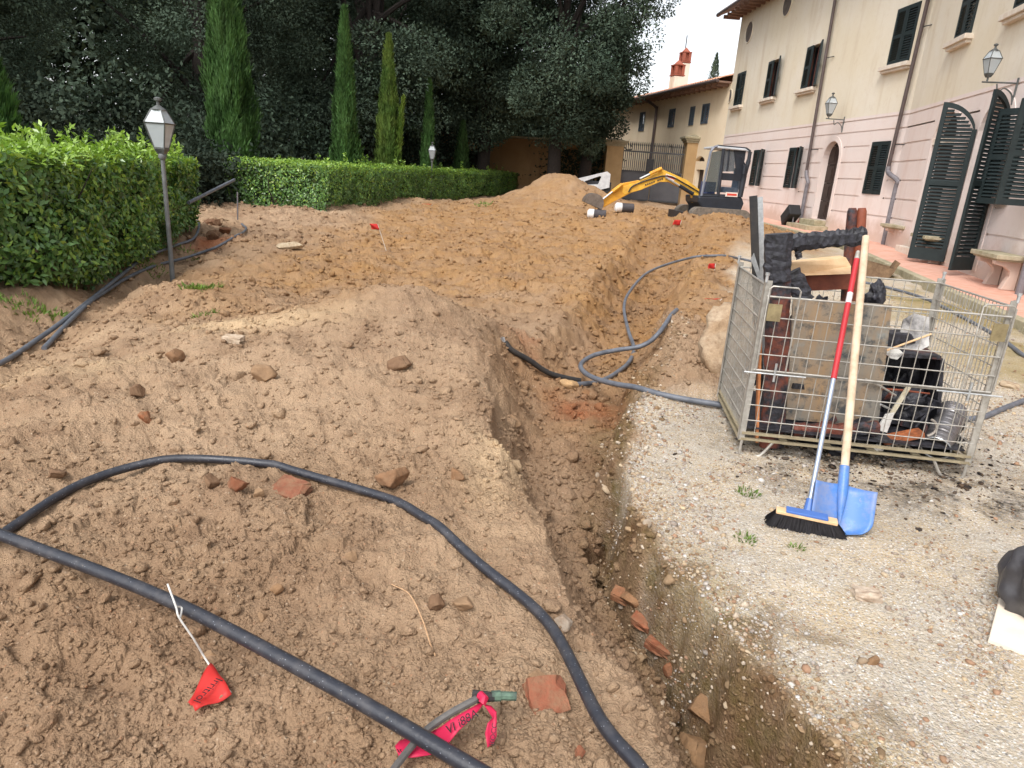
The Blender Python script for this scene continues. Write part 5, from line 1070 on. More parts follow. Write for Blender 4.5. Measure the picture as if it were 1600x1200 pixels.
def cage():
    v = thing('wire_cage', 'galvanised wire mesh cage on legs heaped with burnt furniture', 'cage', cp(CW / 2, CD / 2, 0))
    def panel(name, A, B, z0, z1, nv, hz, r=.0024, fr=.0055):
        m = MB(); A, B = np.array(A), np.array(B)
        for i in range(nv + 1): p = A + (B - A) * i / nv; m.tube([p + [0, 0, z0], p + [0, 0, z1]], r, 5, False)
        for z in hz: m.tube([A + [0, 0, z], B + [0, 0, z]], r * 1.4, 5, False)
        for z in (z0, z1): m.tube([A + [0, 0, z], B + [0, 0, z]], fr, 6)
        return m.build(name, M_GALV, v, smooth=True)
    e = .012; zz = lambda n: list(np.linspace(CZ0 + .1, CZ1 - .1, n))
    a, b, c, d = cp(e, 0, 0), cp(CW - e, 0, 0), cp(CW - e, CD, 0), cp(e, CD, 0)
    # the front is a fixed half below and a folding flap above
    zm = .50; panel('front_lower_panel', a, b, CZ0 + .03, zm, 18, (.22, .31, .40)); fl = panel('front_flap', a + CV * -.012, b + CV * -.012, zm + .012, CZ1 - .05, 18, (.60, .70, .80)) 
    panel('back_panel', d, c, CZ0 + .03, CZ1, 18, zz(8)); panel('side_panel', a + CV * .01, d, CZ0 + .03, CZ1, 26, zz(9), .0028); panel('side_panel', b + CV * .01, c, CZ0 + .03, CZ1, 22, zz(7))
    for x, y in ((0, 0), (CW, 0), (CW, CD), (0, CD)):
        m = MB(); sx, sy = (1 if x == 0 else -1), (1 if y == 0 else -1)
        for k, q in ((cp(x + sx * .015, y, 0), CU * .017), (cp(x, y + sy * .015, 0), CV * .017)): m.boxm(k + np.array([0, 0, (CZ0 + CZ1) / 2 + .01]), q, np.cross(q, [0, 0, 1]) / np.linalg.norm(q) * .002, np.array([0, 0, (CZ1 - CZ0) / 2 + .02]))
        m.build('corner_post', M_GALV, v)
        m = MB(); p = cp(x + sx * .02, y + sy * .0, 0); m.tube(spline([p + [0, 0, CZ0], p + [0, 0, .03], p + CU * sx * .03 + [0, 0, .012], p + CU * sx * .09 + [0, 0, .012], p + CU * sx * .12 + [0, 0, .03], p + CU * sx * .17 + [0, 0, CZ0]], 5), .008, 7); m.build('foot', M_GALV, v, smooth=True)
        m = MB(); p = cp(x, y, CZ1 + .02); m.tube([p, p + [0, 0, .035]], .008, 6); m.tube([p + [0, 0, .035], p + [0, 0, .05]], .011, 6); m.build('stacking_lug', M_ZINC, v)
    m = MB()
    for z in (CZ0, CZ0 + .035):
        for p, q in ((a, b), (b, c), (c, d), (d, a)): m.bar(p + [0, 0, z], q + [0, 0, z], .022, .012)
    for i in range(6): x = .02 + (CW - .04) * i / 5; m.bar(cp(x, -.004, CZ0 - .008), cp(x, CD, CZ0 - .008), .04, .006)
    m.build('base_frame', sm('yellowed steel', (176, 164, 136), (148, 136, 112), 20, .5, .4), v)
    m = MB(); m.boxm(cp(CW / 2, CD / 2, CZ0 + .055), CU * (CW / 2 - .03), CV * (CD / 2 - .03), np.array([0, 0, .004])); m.build('floor_sheet', M_CHAR, v)
    for x in (.02, CW - .10):                    # latch plates and flap loops
        m = MB(); m.boxm(cp(x + .04, -.028, CZ1 - .13), CU * .035, CV * .003, np.array([0, 0, .045])); m.build('latch_plate', sm('brass coloured zinc', (176, 160, 122), (140, 126, 96), 20, .4, .6), v)
        m = MB(); x1 = x + (.0 if x < .5 else -.06); pts = [cp(x1, -.02, .52), cp(x1, -.02, CZ1 - .01), cp(x1 + .015, -.02, CZ1 + .005), cp(x1 + .14, -.02, CZ1 + .005), cp(x1 + .155, -.02, CZ1 - .01), cp(x1 + .155, -.02, .52)]; m.tube(pts, .0045, 6); m.build('latch_loop', M_GALV, v, smooth=True)
        m = MB(); x2 = .12 if x < .5 else CW - .12; m.tube([cp(x2, -.03, .46), cp(x2, -.03, .56)], .006, 6); m.tube([cp(x2 - .16, -.03, zm), cp(x2 + .16, -.03, zm)], .0045, 6); m.build('hinge_pin', M_ZINC, v)
cage()
def rough_beam(pts, w_, t_, mat, seed, jag=.012, n=18, up=None):
    """burnt beam with a ragged outline through 3-D points"""
    P = spline(pts, max(4, n // (len(pts) - 1))); rg = np.random.default_rng(seed); vs = []; m = MB(); d = P[-1] - P[0]; d /= np.linalg.norm(d); s = np.cross(d, CV if up is None else up); s /= np.linalg.norm(s); v = np.cross(s, d)
    V = []; k = 8
    for i, p in enumerate(P):
        for j in range(k):
            a = 2 * math.pi * (j + .5) / k; sx, sy = max(-1, min(1, 1.35 * math.cos(a))), max(-1, min(1, 1.35 * math.sin(a))); V.append(p + s * (sx * w_ / 2 + rg.normal(0, jag)) + v * (sy * t_ / 2 + rg.normal(0, jag * .5)))
    L = len(P); fs = [(i * k + j, i * k + (j + 1) % k, (i + 1) * k + (j + 1) % k, (i + 1) * k + j) for i in range(L - 1) for j in range(k)] + [tuple(range(k - 1, -1, -1)), tuple((L - 1) * k + j for j in range(k))]
    m.add(V, fs); return m
def charred_frame():
    v = thing('burnt_table', 'big blackened wooden frame corner standing up out of the cage', 'burnt furniture', cpx(1208, 690, .16))
    rough_beam([cpx(1206, 698, .14), cpx(1214, 540, .16), cpx(1217, 380, .18)], .125, .06, M_CHARRED, 3, .003).build('post', M_CHARRED, v)
    rough_beam([cpx(1214, 440, .165), cpx(1216, 365, .165)], .136, .072, M_CHAR, 5, .004, 12).build('burnt_post_top', M_CHAR, v)
    rough_beam([cpx(1196, 381, .2), cpx(1270, 376, .2), cpx(1352, 369, .2)], .088, .06, M_CHAR, 4, .005, 30).build('top_beam', M_CHAR, v)
    rough_beam([cpx(1246, 392, .2), cpx(1250, 403, .2)], .03, .03, M_CHAR, 6, .004, 6).build('peg', M_CHAR, v)
    rough_beam([cpx(1236, 425, .2), cpx(1258, 470, .2)], .1, .05, M_CHAR, 7, .005, 8).build('burnt_bracket', M_CHAR, v)
charred_frame()
def simple(name, label, cat, mb, mat, group='burnt things in the wire cage', **kw): return tag(mb.build(name, mat, **kw), label, cat, group)
# silver edged board in the back left corner
v = thing('aluminium_profile', 'tall silver and black metal profile standing in the back left corner of the cage', 'metal profile', cpx(1182, 440, .74))
m = MB(); m.bar(cpx(1188, 640, .74), cpx(1177, 306, .74), .016, .045, CU); m.build('black_face', M_CABLE, v)
m = MB(); m.bar(cpx(1196, 640, .75), cpx(1185, 308, .75), .05, .008, CV); m.build('silver_face', M_ZINC, v)
m = MB(); m.prism([cpx(1173, 405, .73), cpx(1178, 395, .73), cpx(1192, 440, .73), cpx(1186, 440, .73)], CV * .01); m.build('bent_tab', M_ZINC, v)
for (p0, p1), c, lb in ((((1320, 470), (1332, 325)), M_CHARRED, 'blackened round table leg left of the pale broom tip'), (((1334, 470), (1347, 325)), M_REDWOOD, 'red brown round table leg with silvery burnt top, second behind the shovel handle')):
    a, b = cpx(*p0, .5), cpx(*p1, .5); m = MB(); t = [.024, .026, .028, .026, .02]; m.tube([a + (b - a) * s_ for s_ in (0, .4, .8, .96, 1)], t, 12); simple('table_leg', lb, 'table leg', m, c, smooth=True)
m = MB(); m.bar(cpx(1250, 441, .42), cpx(1335, 437, .42), .10, .03, CV); simple('wooden_rail', 'red brown rail lying level under the pale split plank', 'rail', m, M_REDWOOD)
m = MB(); m.prism([cpx(1234, 432, .28), cpx(1236, 411, .28), cpx(1322, 402, .42), cpx(1330, 416, .42), cpx(1330, 428, .32)], CV * .10); simple('split_plank', 'pale freshly split plank on top of the heap', 'plank', m, M_FRESH, bevel=.004)
m = MB(); q = [cpx(1240, 466, .10), cpx(1394, 477, .10), cpx(1372, 668, .20), cpx(1228, 655, .20)]; m.prism(q, CV * .022); simple('grey_board', 'wide peeling grey board standing behind the front mesh', 'board', m, M_BOARD)
def cabinet():
    v = thing('burnt_cabinet', 'burnt open drawer case, black inside, right of the grey board', 'drawer', cpx(1425, 650, .3)); a, b, c, d = (cpx(x, y, .3) for x, y in ((1378, 556), (1470, 562), (1462, 668), (1368, 660)))
    for nm, p, q in (('top_board', a, b), ('side_board', b, c), ('bottom_board', d, c)):
        n = (q - p) / np.linalg.norm(q - p); m = MB(); m.prism([p, q, q + np.cross(n, CV) * .02, p + np.cross(n, CV) * .02], CV * .3); m.build(nm, M_CHARRED if nm == 'top_board' else M_CHAR, v)
    m = MB(); m.prism([a + CV * .27, b + CV * .27, c + CV * .27, d + CV * .27], CV * .015); m.build('back_board', M_CHAR, v)
cabinet()
def crumple(name, label, cat, c, rad, mat, seed, amp=.3, fr=3, attrs=True, group='burnt things in the wire cage', sub=None):
    V, Fq = (sub or ICO3); o = seed * 3.7; W = V * (1 + amp * (vnoise(V[:, 0] * fr + o + V[:, 2] * 1.7, V[:, 1] * fr - o + V[:, 2], seed) - .5) * 2 + amp * .4 * (vnoise(V[:, 0] * fr * 3 + o + V[:, 2] * 4, V[:, 1] * fr * 3 + V[:, 2] * 5, seed + 1) - .5) * 2)[:, None]
    return tag(np_mesh(name, W * np.array(rad) + np.array(c), Fq, mat), label, cat, group)
crumple('charred_lump', 'furry black burnt lump behind the shovel handle', 'burnt lump', cpx(1370, 462, .6), (.05, .05, .07), M_CHAR, 3, .5)
m = MB(); m.prism([cpx(1400, 548, .42), cpx(1412, 500, .46), cpx(1430, 490, .48), cpx(1452, 496, .46), cpx(1452, 540, .42), cpx(1430, 552, .4)], CV * .012); simple('scorched_sheet', 'pale scorched plastic sheet leaning on the heap', 'plastic sheet', m, sm('scorched white plastic', (196, 192, 188), (60, 58, 60), 9, .5))
m = MB(); m.prism([cpx(1372, 545, .38), cpx(1378, 520, .38), cpx(1425, 522, .42), cpx(1432, 536, .42)], CV * .12); simple('burnt_slab', 'shiny black burnt slab below the scorched sheet', 'burnt slab', m, M_CHAR, bevel=.006)
m = MB(); m.prism([cpx(1375, 546, .3), cpx(1402, 543, .3), cpx(1412, 552, .3), cpx(1402, 562, .3), cpx(1392, 560, .3)], CV * .004); simple('white_scrap', 'crumpled white scrap of paper on the drawer case', 'paper', m, M_WIRE)
m = MB(); m.tube([cpx(1384, 548, .22), cpx(1455, 522, .26)], .006, 6); simple('thin_stick', 'thin light brown stick lying across the scorched sheet', 'stick', m, M_FRESH)
def duct():
    v = thing('spiral_duct', 'short grey spiral metal duct at the right end of the cage', 'duct', cpx(1478, 712, .2)); P = spline([cpx(1462, 700, .10), cpx(1472, 678, .20), cpx(1484, 655, .3), cpx(1488, 642, .36)], 16)
    m = MB(); r = [.073 + .0022 * math.sin(i * 2.4) for i in range(len(P))]; m.tube(P, r, 22, False); m.build('tube', sm('dull zinc tube', (142, 140, 142), (108, 104, 104), 12, .4, .7, bump=.05), v, smooth=True)
    d = P[0] - P[1]; d /= np.linalg.norm(d); m = MB(); a = np.cross(d, [0, 0, 1]); a /= np.linalg.norm(a); b = np.cross(a, d); m.tube([P[0] + (a * math.cos(t) + b * math.sin(t)) * .0735 for t in np.linspace(0, 6.284, 28)], .0045, 6, False); m.build('rim', M_ZINC, v)
    m = MB(); m.tube(P[1:], .07, 20, False); m.build('inner_wall', M_CABLE, v)
duct()
v = thing('white_paddle', 'white plastic strip with a splayed lower end, in front of the drawer', 'plastic strip', cpx(1380, 670, .16)); m = MB(); m.prism([cpx(1370, 672, .15), cpx(1386, 676, .15), cpx(1398, 645, .15), cpx(1384, 648, .15)], CV * .012); m.build('splayed_end', M_WIRE, v)
m = MB(); m.bar(cpx(1391, 650, .16), cpx(1420, 604, .2), .024, .01, CV); m.build('stem', sm('stained ivory plastic', (200, 192, 170), (160, 148, 124), 20, .5), v)
m = MB(); m.bar(cpx(1378, 688, .12), cpx(1440, 676, .12), .03, .08, CV); simple('burnt_plank', 'plank with a bright orange brown edge low in the cage', 'plank', m, sm('orange scorched wood', (176, 104, 64), (98, 56, 38), 25, .7))
m = MB(); m.bar(cpx(1182, 690, .06), cpx(1188, 520, .06), .014, .04, CV); simple('thin_board', 'narrow orange brown board edge at the left end of the cage', 'board', m, sm('orange raw wood', (196, 132, 88), (168, 106, 66), 18, .8))
rough_beam([cpx(1238, 672, .1), cpx(1300, 672, .1), cpx(1372, 668, .1)], .075, .07, M_CHARRED, 15, .005).build('burnt_beam', M_CHARRED); tag(bpy.data.objects['burnt_beam'], 'half burnt beam lying level along the cage floor under the grey board', 'beam', 'burnt things in the wire cage')
for i, (p, q, b, r, mt) in enumerate([((1352, 592), (1400, 618), .12, .006, M_GALV), ((1358, 606), (1452, 615), .2, .006, M_REDWOOD), ((1364, 640), (1360, 680), .2, .01, M_REDWOOD), ((1412, 640), (1450, 615), .25, .007, M_CHAR), ((1430, 668), (1455, 640), .18, .006, M_CHAR), ((1446, 690), (1452, 628), .2, .009, M_CHARRED), ((1340, 690), (1400, 705), .1, .008, M_CHAR), ((1400, 720), (1460, 712), .12, .009, M_CHAR), ((1376, 632), (1396, 642), .14, .006, M_ZINC)]):
    m = MB(); a, c = cpx(*p, b), cpx(*q, b + .06); m.tube([a, (a + c) / 2 + rng.normal(0, .004, 3), c], [r, r * 1.1, r * .8], 6)
    simple('burnt_stick', ['grey metal rod sloping down to the right in front of the drawer', 'long thin reddish rod lying level in front of the drawer', 'short upright reddish stick left of the white strip', 'black stick rising to the right beside the white strip', 'short black stick below the other one beside the white strip', 'upright half burnt stick left of the spiral duct', 'black stick on the cage floor behind the shovel handle', 'black stick on the cage floor left of the spiral duct', 'short bright metal rod just left of the white strip'][i], 'stick' if mt not in (M_GALV, M_ZINC) else 'metal rod', m, mt)
for i, (px, py, R_, t0, t1) in enumerate([(1394, 703, .035, .2, 2.9), (1410, 706, .042, .1, 2.2), (1448, 668, .05, -1.3, 1.3)]):
    c = cpx(px, py, .1); P = [c + CU * R_ * math.cos(t) + np.array([0, 0, R_ * math.sin(t)]) for t in np.linspace(t0, t1, 12)]; m = MB(); m.tube(P, .007, 6); simple('curved_shard', ['pale curved shard low in the cage, left of the other', 'larger pale curved shard low in the cage', 'grey curved strip left of the spiral duct'][i], 'shard', m, sm('sooty ceramic', (176, 168, 158), (110, 100, 92), 20, .6))
crumple('white_shard', 'white lumpy shard low in the cage near the shovel handle', 'shard', cpx(1372, 700, .1), (.03, .02, .022), M_WIRE, 8, .3, sub=ICO2)
for i, (px, py, b, rr) in enumerate([(1300, 690, .3, (.16, .16, .06)), (1420, 700, .35, (.2, .18, .09)), (1410, 640, .45, (.14, .1, .12)), (1220, 700, .45, (.12, .2, .07)), (1485, 725, .3, (.07, .12, .035))]):
    crumple('charred_heap', ['black burnt heap on the cage floor under the grey board', 'black burnt heap on the cage floor between drawer and duct', 'black burnt lump inside the drawer case', 'black burnt heap behind the frame post', 'small black burnt heap below the spiral duct'][i], 'burnt heap', cpx(px, py, b), rr, M_CHAR, 20 + i, .5, 4)

for i, (px, py, b, rr) in enumerate([(1400, 610, .62, (.17, .12, .16)), (1440, 690, .55, (.16, .18, .14)), (1350, 690, .5, (.2, .2, .12)), (1255, 560, .62, (.12, .14, .30)), (1330, 600, .62, (.2, .12, .2))]):
    crumple('charred_heap', ['black burnt heap behind the drawer case', 'black burnt heap deep in the cage right of the drawer', 'black burnt heap deep in the cage behind the shovel handle', 'tall black burnt heap between frame post and grey board', 'black burnt heap behind the grey board'][i], 'burnt heap', cpx(px, py, b), rr, M_CHAR, 40 + i, .6, 5)
for i in range(26):
    a = cp(rng.uniform(.1, 1.1), rng.uniform(.1, .7), rng.uniform(.18, .42)); d = rng.normal(0, 1, 3) * [1, .6, .5]; d = d / np.linalg.norm(d) * rng.uniform(.08, .2); e_ = a + d; e_[2] = np.clip(e_[2], .18, .55); q = e_ - CO; e_ = e_ - CU * max(0, q.dot(CU) - 1.17) + CU * max(0, .04 - q.dot(CU)); e_ = e_ - CV * max(0, q.dot(CV) - .75) + CV * max(0, .05 - q.dot(CV))
    m = MB(); m.bar(a, e_, .03, .012, CV); tag(m.build('charred_splinter', [M_CHAR, M_CHARRED, M_CHAR][i % 3]), 'charred splinter of wood in the cage heap', 'splinter', 'charred splinters in the cage heap')
# ------------------------------------------------------------------ broom and shovel leaning on the cage
def broom():
    H0 = at_z(1262, 800, .085); H1 = cpx(1341, 393, .05); v = thing('broom', 'broom with red and silver handle and black bristles leaning on the cage', 'broom', at_z(1258, 825, 0)); A = lambda t: H0 + (H1 - H0) * t
    def ty(py):                                   # fraction along the handle seen at picture row py
        lo, hi = 0., 1.
        for _ in range(30):
            t = (lo + hi) / 2; c = RC.T @ (A(t) - CAM); y = 600 - F * c[1] / -c[2]
            if y > py: lo = t
            else: hi = t
        return (lo + hi) / 2
    m = MB(); m.tube([A(0), A(ty(590))], .011, 10); m.build('metal_handle', sm('pale blue steel tube', (170, 180, 196), (146, 156, 174), 8, .35, .6, bump=0), v, smooth=True)
    m = MB(); m.tube([A(ty(592)), A(ty(405))], .0135, 10); m.build('red_grip', sm('red sleeve', (182, 48, 54), (164, 40, 46), 8, .45, bump=0), v, smooth=True)
    m = MB(); m.tube([A(ty(474)), A(ty(458))], .0142, 10); m.build('label_band', sm('white label', (214, 206, 206), (190, 170, 172), 50, .5, bump=0), v, smooth=True)
    m = MB(); m.tube([A(ty(405)), A(1)], [.013, .010], 10); m.build('end_cap', M_GALV, v, smooth=True)
    L0, L1 = at_z(1213, 795, .10), at_z(1309, 815, .10); d = (L1 - L0); L = np.linalg.norm(d); d /= L; s = np.array([-d[1], d[0], 0])
    m = MB(); m.boxm((L0 + L1) / 2 - [0, 0, .004], d * L / 2, s * .025, np.array([0, 0, .008])); m.build('wooden_head', M_FRESH, v, bevel=.004)
    m = MB(); m.boxm((L0 + L1) / 2 + [0, 0, .008], d * L * .34, s * .026, np.array([0, 0, .006])); B = A(.0); m.tube([B - [0, 0, .012], A(.045)], [.022, .015], 10); m.build('blue_clamp', sm('blue plastic', (78, 114, 180), (66, 100, 164), 6, .4, bump=0), v, bevel=.003)
    B0, B1 = at_z(1197, 815, .0), at_z(1318, 841, .0); V, Q = [], []; n = 2600; t = rng.uniform(0, 1, n); u = rng.uniform(-1, 1, n)
    top = L0 + np.outer(t, L1 - L0) + np.outer(u * .022, s) - [0, 0, .01]; bt = B0 + np.outer(t, B1 - B0) + np.outer(u * .045, s) + rng.normal(0, .006, (n, 3)) * [1, 1, .5] + [0, 0, .004]; bt[:, 2] = np.maximum(bt[:, 2], ztop(bt[:, 0], bt[:, 1]) + .001)
    w_ = np.outer(np.full(n, .0032), d); V = np.stack([top - w_ * .6, top + w_ * .6, bt + w_, bt - w_], 1).reshape(-1, 3); np_mesh('bristles', V, np.arange(4 * n).reshape(-1, 4), sm('black bristle', (56, 56, 62), (38, 38, 42), 30, .6), v)
broom()
def shovel():
    G = at_z(1309, 834, .012); T = cpx(1353, 370, .09); v = thing('shovel', 'blue bladed shovel with a pale wooden handle leaning on the cage', 'shovel', G); ax = T - G; Ln = np.linalg.norm(ax); ax /= Ln
    s = np.array([.985, -.17, 0]); s -= ax * s.dot(ax); s /= np.linalg.norm(s); nf = np.cross(s, ax)
    if nf.dot(CAM - G) < 0: nf = -nf
    k = NT('scuffed blue paint'); c = k.mix(k.ramp(k.noise(16, 5, .7), [(.55, 0.), (.72, .5)]), lin((72, 118, 182)), lin((104, 146, 198))); c = k.mix(k.ramp(k.noise(40, 5, .75), [(.62, 0.), (.72, .8)]), c, lin((150, 140, 130))); c = k.mix(k.ramp(k.noise(7, 6, .75), [(.45, 0.), (.75, .5)]), c, lin((168, 152, 132)))
    M_BLUE = k.done(c, .42, 0, .45); grid = []; W, Hh = .255, .205
    for j in range(15):
        tj = j / 14; row = []
        for i in range(17):
            si = -1 + i / 8.; wv = W / 2 * (1.0 if tj > .35 else math.sqrt(max(0, 1 - ((.35 - tj) / .35) ** 2)) * .82 + .18)
            topc = .02 * (1 - abs(si)) if tj > .93 else 0
            row.append(G + ax * (tj * Hh + topc) + s * si * wv + nf * (.055 * si * si * (.4 + .6 * tj) - .02 * (1 - tj) * (si * si - 1) * -1 + .01))
        grid.append(row)
    Gd = np.array(grid); b = 17; idx = (np.arange(14)[:, None] * b + np.arange(16)[None, :]).ravel(); o = np_mesh('blade', Gd.reshape(-1, 3), np.c_[idx, idx + 1, idx + b + 1, idx + b], M_BLUE, v, smooth=True); md = o.modifiers.new('thickness', 'SOLIDIFY'); md.thickness = .004
    m = MB(); m.tube([G + ax * .04 + nf * .004, G + ax * .12 + nf * .008, G + ax * .19 + nf * .01, G + ax * .31 + nf * .008], [.004, .016, .024, .0215], 12); m.build('socket', M_BLUE, v, smooth=True)
    m = MB(); m.tube([G + ax * .295 + nf * .008, G + ax * (Ln * .7), T], [.0185, .019, .0175], 12); m.build('wooden_handle', sm('weathered ash handle', (206, 186, 160), (180, 156, 130), 14, .7, bump=.15), v, smooth=True)
shovel()
# slab and burnt bag at the right edge
P4 = [at_z(1562, 932, .05), at_z(1545, 997, .035), at_z(1640, 1032, .035), at_z(1660, 962, .05)]; m = MB(); m.prism([p - np.array([0, 0, .022]) for p in P4], np.array([0, 0, .022])); tag(m.build('stone_slab', sm('cream slab', (226, 214, 196), (214, 198, 178), 10, .7, bump=.1), bevel=.004), 'cream slab lying on the gravel at the right edge of the photo', 'slab')
def bag():
    c = at_z(1622, 925, .12); v = thing('burnt_sack', 'sagging dark grey burnt sack at the right edge of the photo', 'sack', c - [0, 0, .12]); V, Fq = ICO3
    W = V.copy(); th = np.arctan2(V[:, 1], V[:, 0]); f = 1 + .10 * np.sin(th * 7 + V[:, 2] * 3) + .16 * (vnoise(th * 2 + 9, V[:, 2] * 3 + 5, 3) - .5) * 2; W[:, :2] *= f[:, None]; W = W * [.115, .12, .165] + c + [0, 0, .03]
    np_mesh('body', W, Fq, sm('dark grey rubbery film', (74, 72, 74), (46, 44, 46), 6, .4, spec=.5), v, smooth=True)
    W = V * (1 + .35 * (vnoise(V[:, 0] * 4 + 3, V[:, 1] * 4 + V[:, 2] * 3, 6) - .5) * 2)[:, None] * [.09, .09, .07] + c + [.03, .02, .22]; np_mesh('burnt_top', W, Fq, M_CHARRED, v)
bag()
# rusty digger bucket behind the cage
def bucket_thing(v, C, e, n, R_, wd, mat, a0=200, a1=385):
    """open bucket shell: e = forward axis, n = width axis"""
    z = np.array([0, 0, 1.]); pr = [np.array(C) + e * R_ * math.cos(R(a)) + z * R_ * math.sin(R(a)) for a in np.linspace(a0, a1, 14)]
    m = MB(); 
    for p, q in zip(pr[:-1], pr[1:]): d = (np.array(C) - p) * .05; d2 = (np.array(C) - q) * .05; m.prism([p - n * wd / 2, q - n * wd / 2, q - n * wd / 2 + d2, p - n * wd / 2 + d], n * wd)
    m.build('shell', mat, v)
    for s_ in (-1, 1): m = MB(); m.prism([p + n * s_ * (wd / 2 + .002) for p in pr], n * s_ * .018); m.build('side_plate', mat, v)
    for i in range(4): m = MB(); q = pr[-1] + n * wd * (-.38 + .253 * i); m.bar(q - e * .02, q + (pr[-1] - pr[-2]) / np.linalg.norm(pr[-1] - pr[-2]) * .12, .05, .025, n); m.build('tooth', mat, v)
M_RUST = sm('rusty worn steel', (142, 116, 90), (100, 80, 62), 9, .7, .3, bump=.3)
c = at_z(1365, 436, .08); v = thing('digger_bucket', 'rusty spare digger bucket on the ground behind the cage', 'bucket', c); bucket_thing(v, c + [0, 0, .26], np.array([.94, -.34, 0]), np.array([.34, .94, 0]), .27, .42, M_RUST, 170, 350)
c = at_z(1285, 420, .16); m = MB(); m.box((c[0], c[1], c[2] + .05), (.42, .2, .10), -.1); m.box((c[0], c[1], c[2] + .112), (.44, .22, .022), -.1); tag(m.build('brick_block', sm('red clay block', (190, 124, 98), (170, 108, 84), 12, .9), bevel=.004), 'red clay block with a grey top behind the burnt frame', 'block')

# ------------------------------------------------------------------ excavator
def excavator():
    C = at_r(1128, 318, 20.6); tip = at_r(926, 325, 19.6); e = np.array([tip[0] - C[0], tip[1] - C[1], 0]); e /= np.linalg.norm(e); n = np.array([-e[1], e[0], 0]); n = n if n.dot(CAM - C) > 0 else -n
    f = Frame(np.array([C[0], C[1], 0]), e, n); v = thing('mini_excavator', 'small excavator with a yellow arm and dark cab digging in front of the villa', 'excavator', f.P(0, .3))
    def pg(pts, q): return [f.P(*f.hit(x, y, q), q) for x, y in pts]
    Y1 = sm('yellow machine paint', (234, 184, 64), (200, 150, 62), 5, .5, spec=.4, bump=.03); Y2 = sm('orange yellow machine paint', (228, 164, 48), (190, 132, 54), 5, .5, bump=.03); BK = sm('dark blue grey machine paint', (46, 50, 58), (36, 40, 46), 4, .45, bump=.03); GY = sm('grey cab paint', (132, 138, 150), (108, 112, 122), 4, .45, bump=.03)
    a0, h0 = f.hit(1128, 338, .6); zb = zt(C[0], C[1]) - .05
    for q in (.48, -.82):                          # rubber tracks
        m = MB(); L = .82; r = .23; prof = [f.P(a0 + .1 + L * math.copysign(1, math.cos(t)) * .72 + r * math.cos(t), h0 - .02 + r * math.sin(t) * 1.0, q) for t in np.linspace(0, 2 * math.pi, 26)[:-1]]
        m.prism(prof, n * .34); tr = m.build('track', sm('dusty rubber', (128, 118, 106), (92, 86, 80), 12, .9, bump=.4), v)
    m = MB(); f.box(m, a0 - .5, a0 + .6, h0 - .05, h0 + .2, -.5, .5); f.box(m, a0 + 1.0, a0 + 1.08, h0 - .3, h0 + .05, -.8, .8); m.build('undercarriage', BK, v)
    q = .58; m = MB(); m.prism(pg([(1091, 306), (1160, 308), (1163, 318), (1158, 331), (1099, 328), (1091, 316)], q), n * -1.15); m.build('body', BK, v, bevel=.05)
    o = [(1096, 306), (1100, 285), (1111, 236), (1116, 230), (1122, 228), (1165, 232), (1172, 237), (1170, 250), (1163, 275), (1156, 308)]
    # cab: pillars, roof and panes on both sides
    for q in (.55, -.45):
        P = pg(o, q); m = MB()
        for (i, j, r) in ((0, 1, .035), (1, 2, .035), (2, 3, .035), (3, 4, .035)): m.tube([P[i], P[j]], r, 6)
        m.build('front_pillar', GY, v, smooth=True); m = MB()
        for (i, j, r) in ((5, 6, .04), (6, 7, .05), (7, 8, .06), (8, 9, .07), (9, 0, .03), (4, 5, .035)): m.tube([P[i], P[j]], r, 6)
        m.tube(pg([(1131, 231), (1122, 306)], q), .045, 6); m.tube(pg([(1140, 232), (1136, 268)], q), .025, 6); m.build('cab_frame', BK, v, smooth=True)
        m = MB(); m.prism(pg([(1124, 270), (1162, 272), (1157, 283), (1123, 281)], q - .01), n * -.03); m.prism(pg([(1097, 302), (1156, 305), (1156, 308), (1096, 306)], q + .01), n * -.05); m.prism(pg([(1147, 233), (1166, 234), (1160, 272), (1150, 272)], q - .015), n * -.02); m.build('door_panel', BK, v)
    A, B = pg(o, .6), pg(o, -.5); m = MB(); m.prism([A[4], A[5], A[6], A[5] - [0, 0, .06], A[4] - [0, 0, .06]], n * -1.12); m.build('roof', sm('pale grey roof', (196, 200, 204), (170, 174, 178), 4, .5), v, bevel=.02)
    kg = NT('tinted cab glass'); kg.set(kg.b.inputs['Transmission Weight'], .85); kg.set(kg.b.inputs['IOR'], 1.05); MG = kg.done((.22, .26, .29), .05, 0, .5)
    m = MB(); m.prism(pg([(1102, 290), (1113, 238), (1129, 234), (1121, 300), (1100, 300)], .52), n * -.008); m.build('front_side_pane', MG, v); m = MB(); m.prism(pg([(1126, 268), (1132, 234), (1148, 235), (1148, 268)], .52), n * -.008); m.build('door_pane', MG, v)
    a, h = f.hit(1135, 298, 0); m = MB(); f.box(m, a - .25, a + .2, h - .05, h + .1, -.25, .25); f.box(m, a - .33, a - .2, h + .05, h + .62, -.23, .23); m.build('seat', sm('blue grey seat cloth', (120, 134, 150), (96, 108, 124), 6, .9), v, bevel=.03)
    a, h = f.hit(1108, 297, .1); m = MB(); f.box(m, a - .1, a + .12, h - .12, h + .22, -.3, .3); m.build('console', sm('blue console', (70, 82, 120), (60, 70, 104), 6, .6), v)
    m = MB(); m.prism(pg([(1134, 300), (1153, 301), (1152, 308), (1133, 307)], .592), n * .006); pl = m.build('sticker', sm('white sticker', (226, 214, 204), (214, 200, 190), 9, .6, bump=0), v)
    m = MB(); m.prism(pg([(1136, 302), (1151, 303), (1151, 306), (1136, 305.4)], .599), n * .004); m.build('red_print', sm('red print', (206, 72, 56), (206, 72, 56), 9, .6, bump=0), pl)
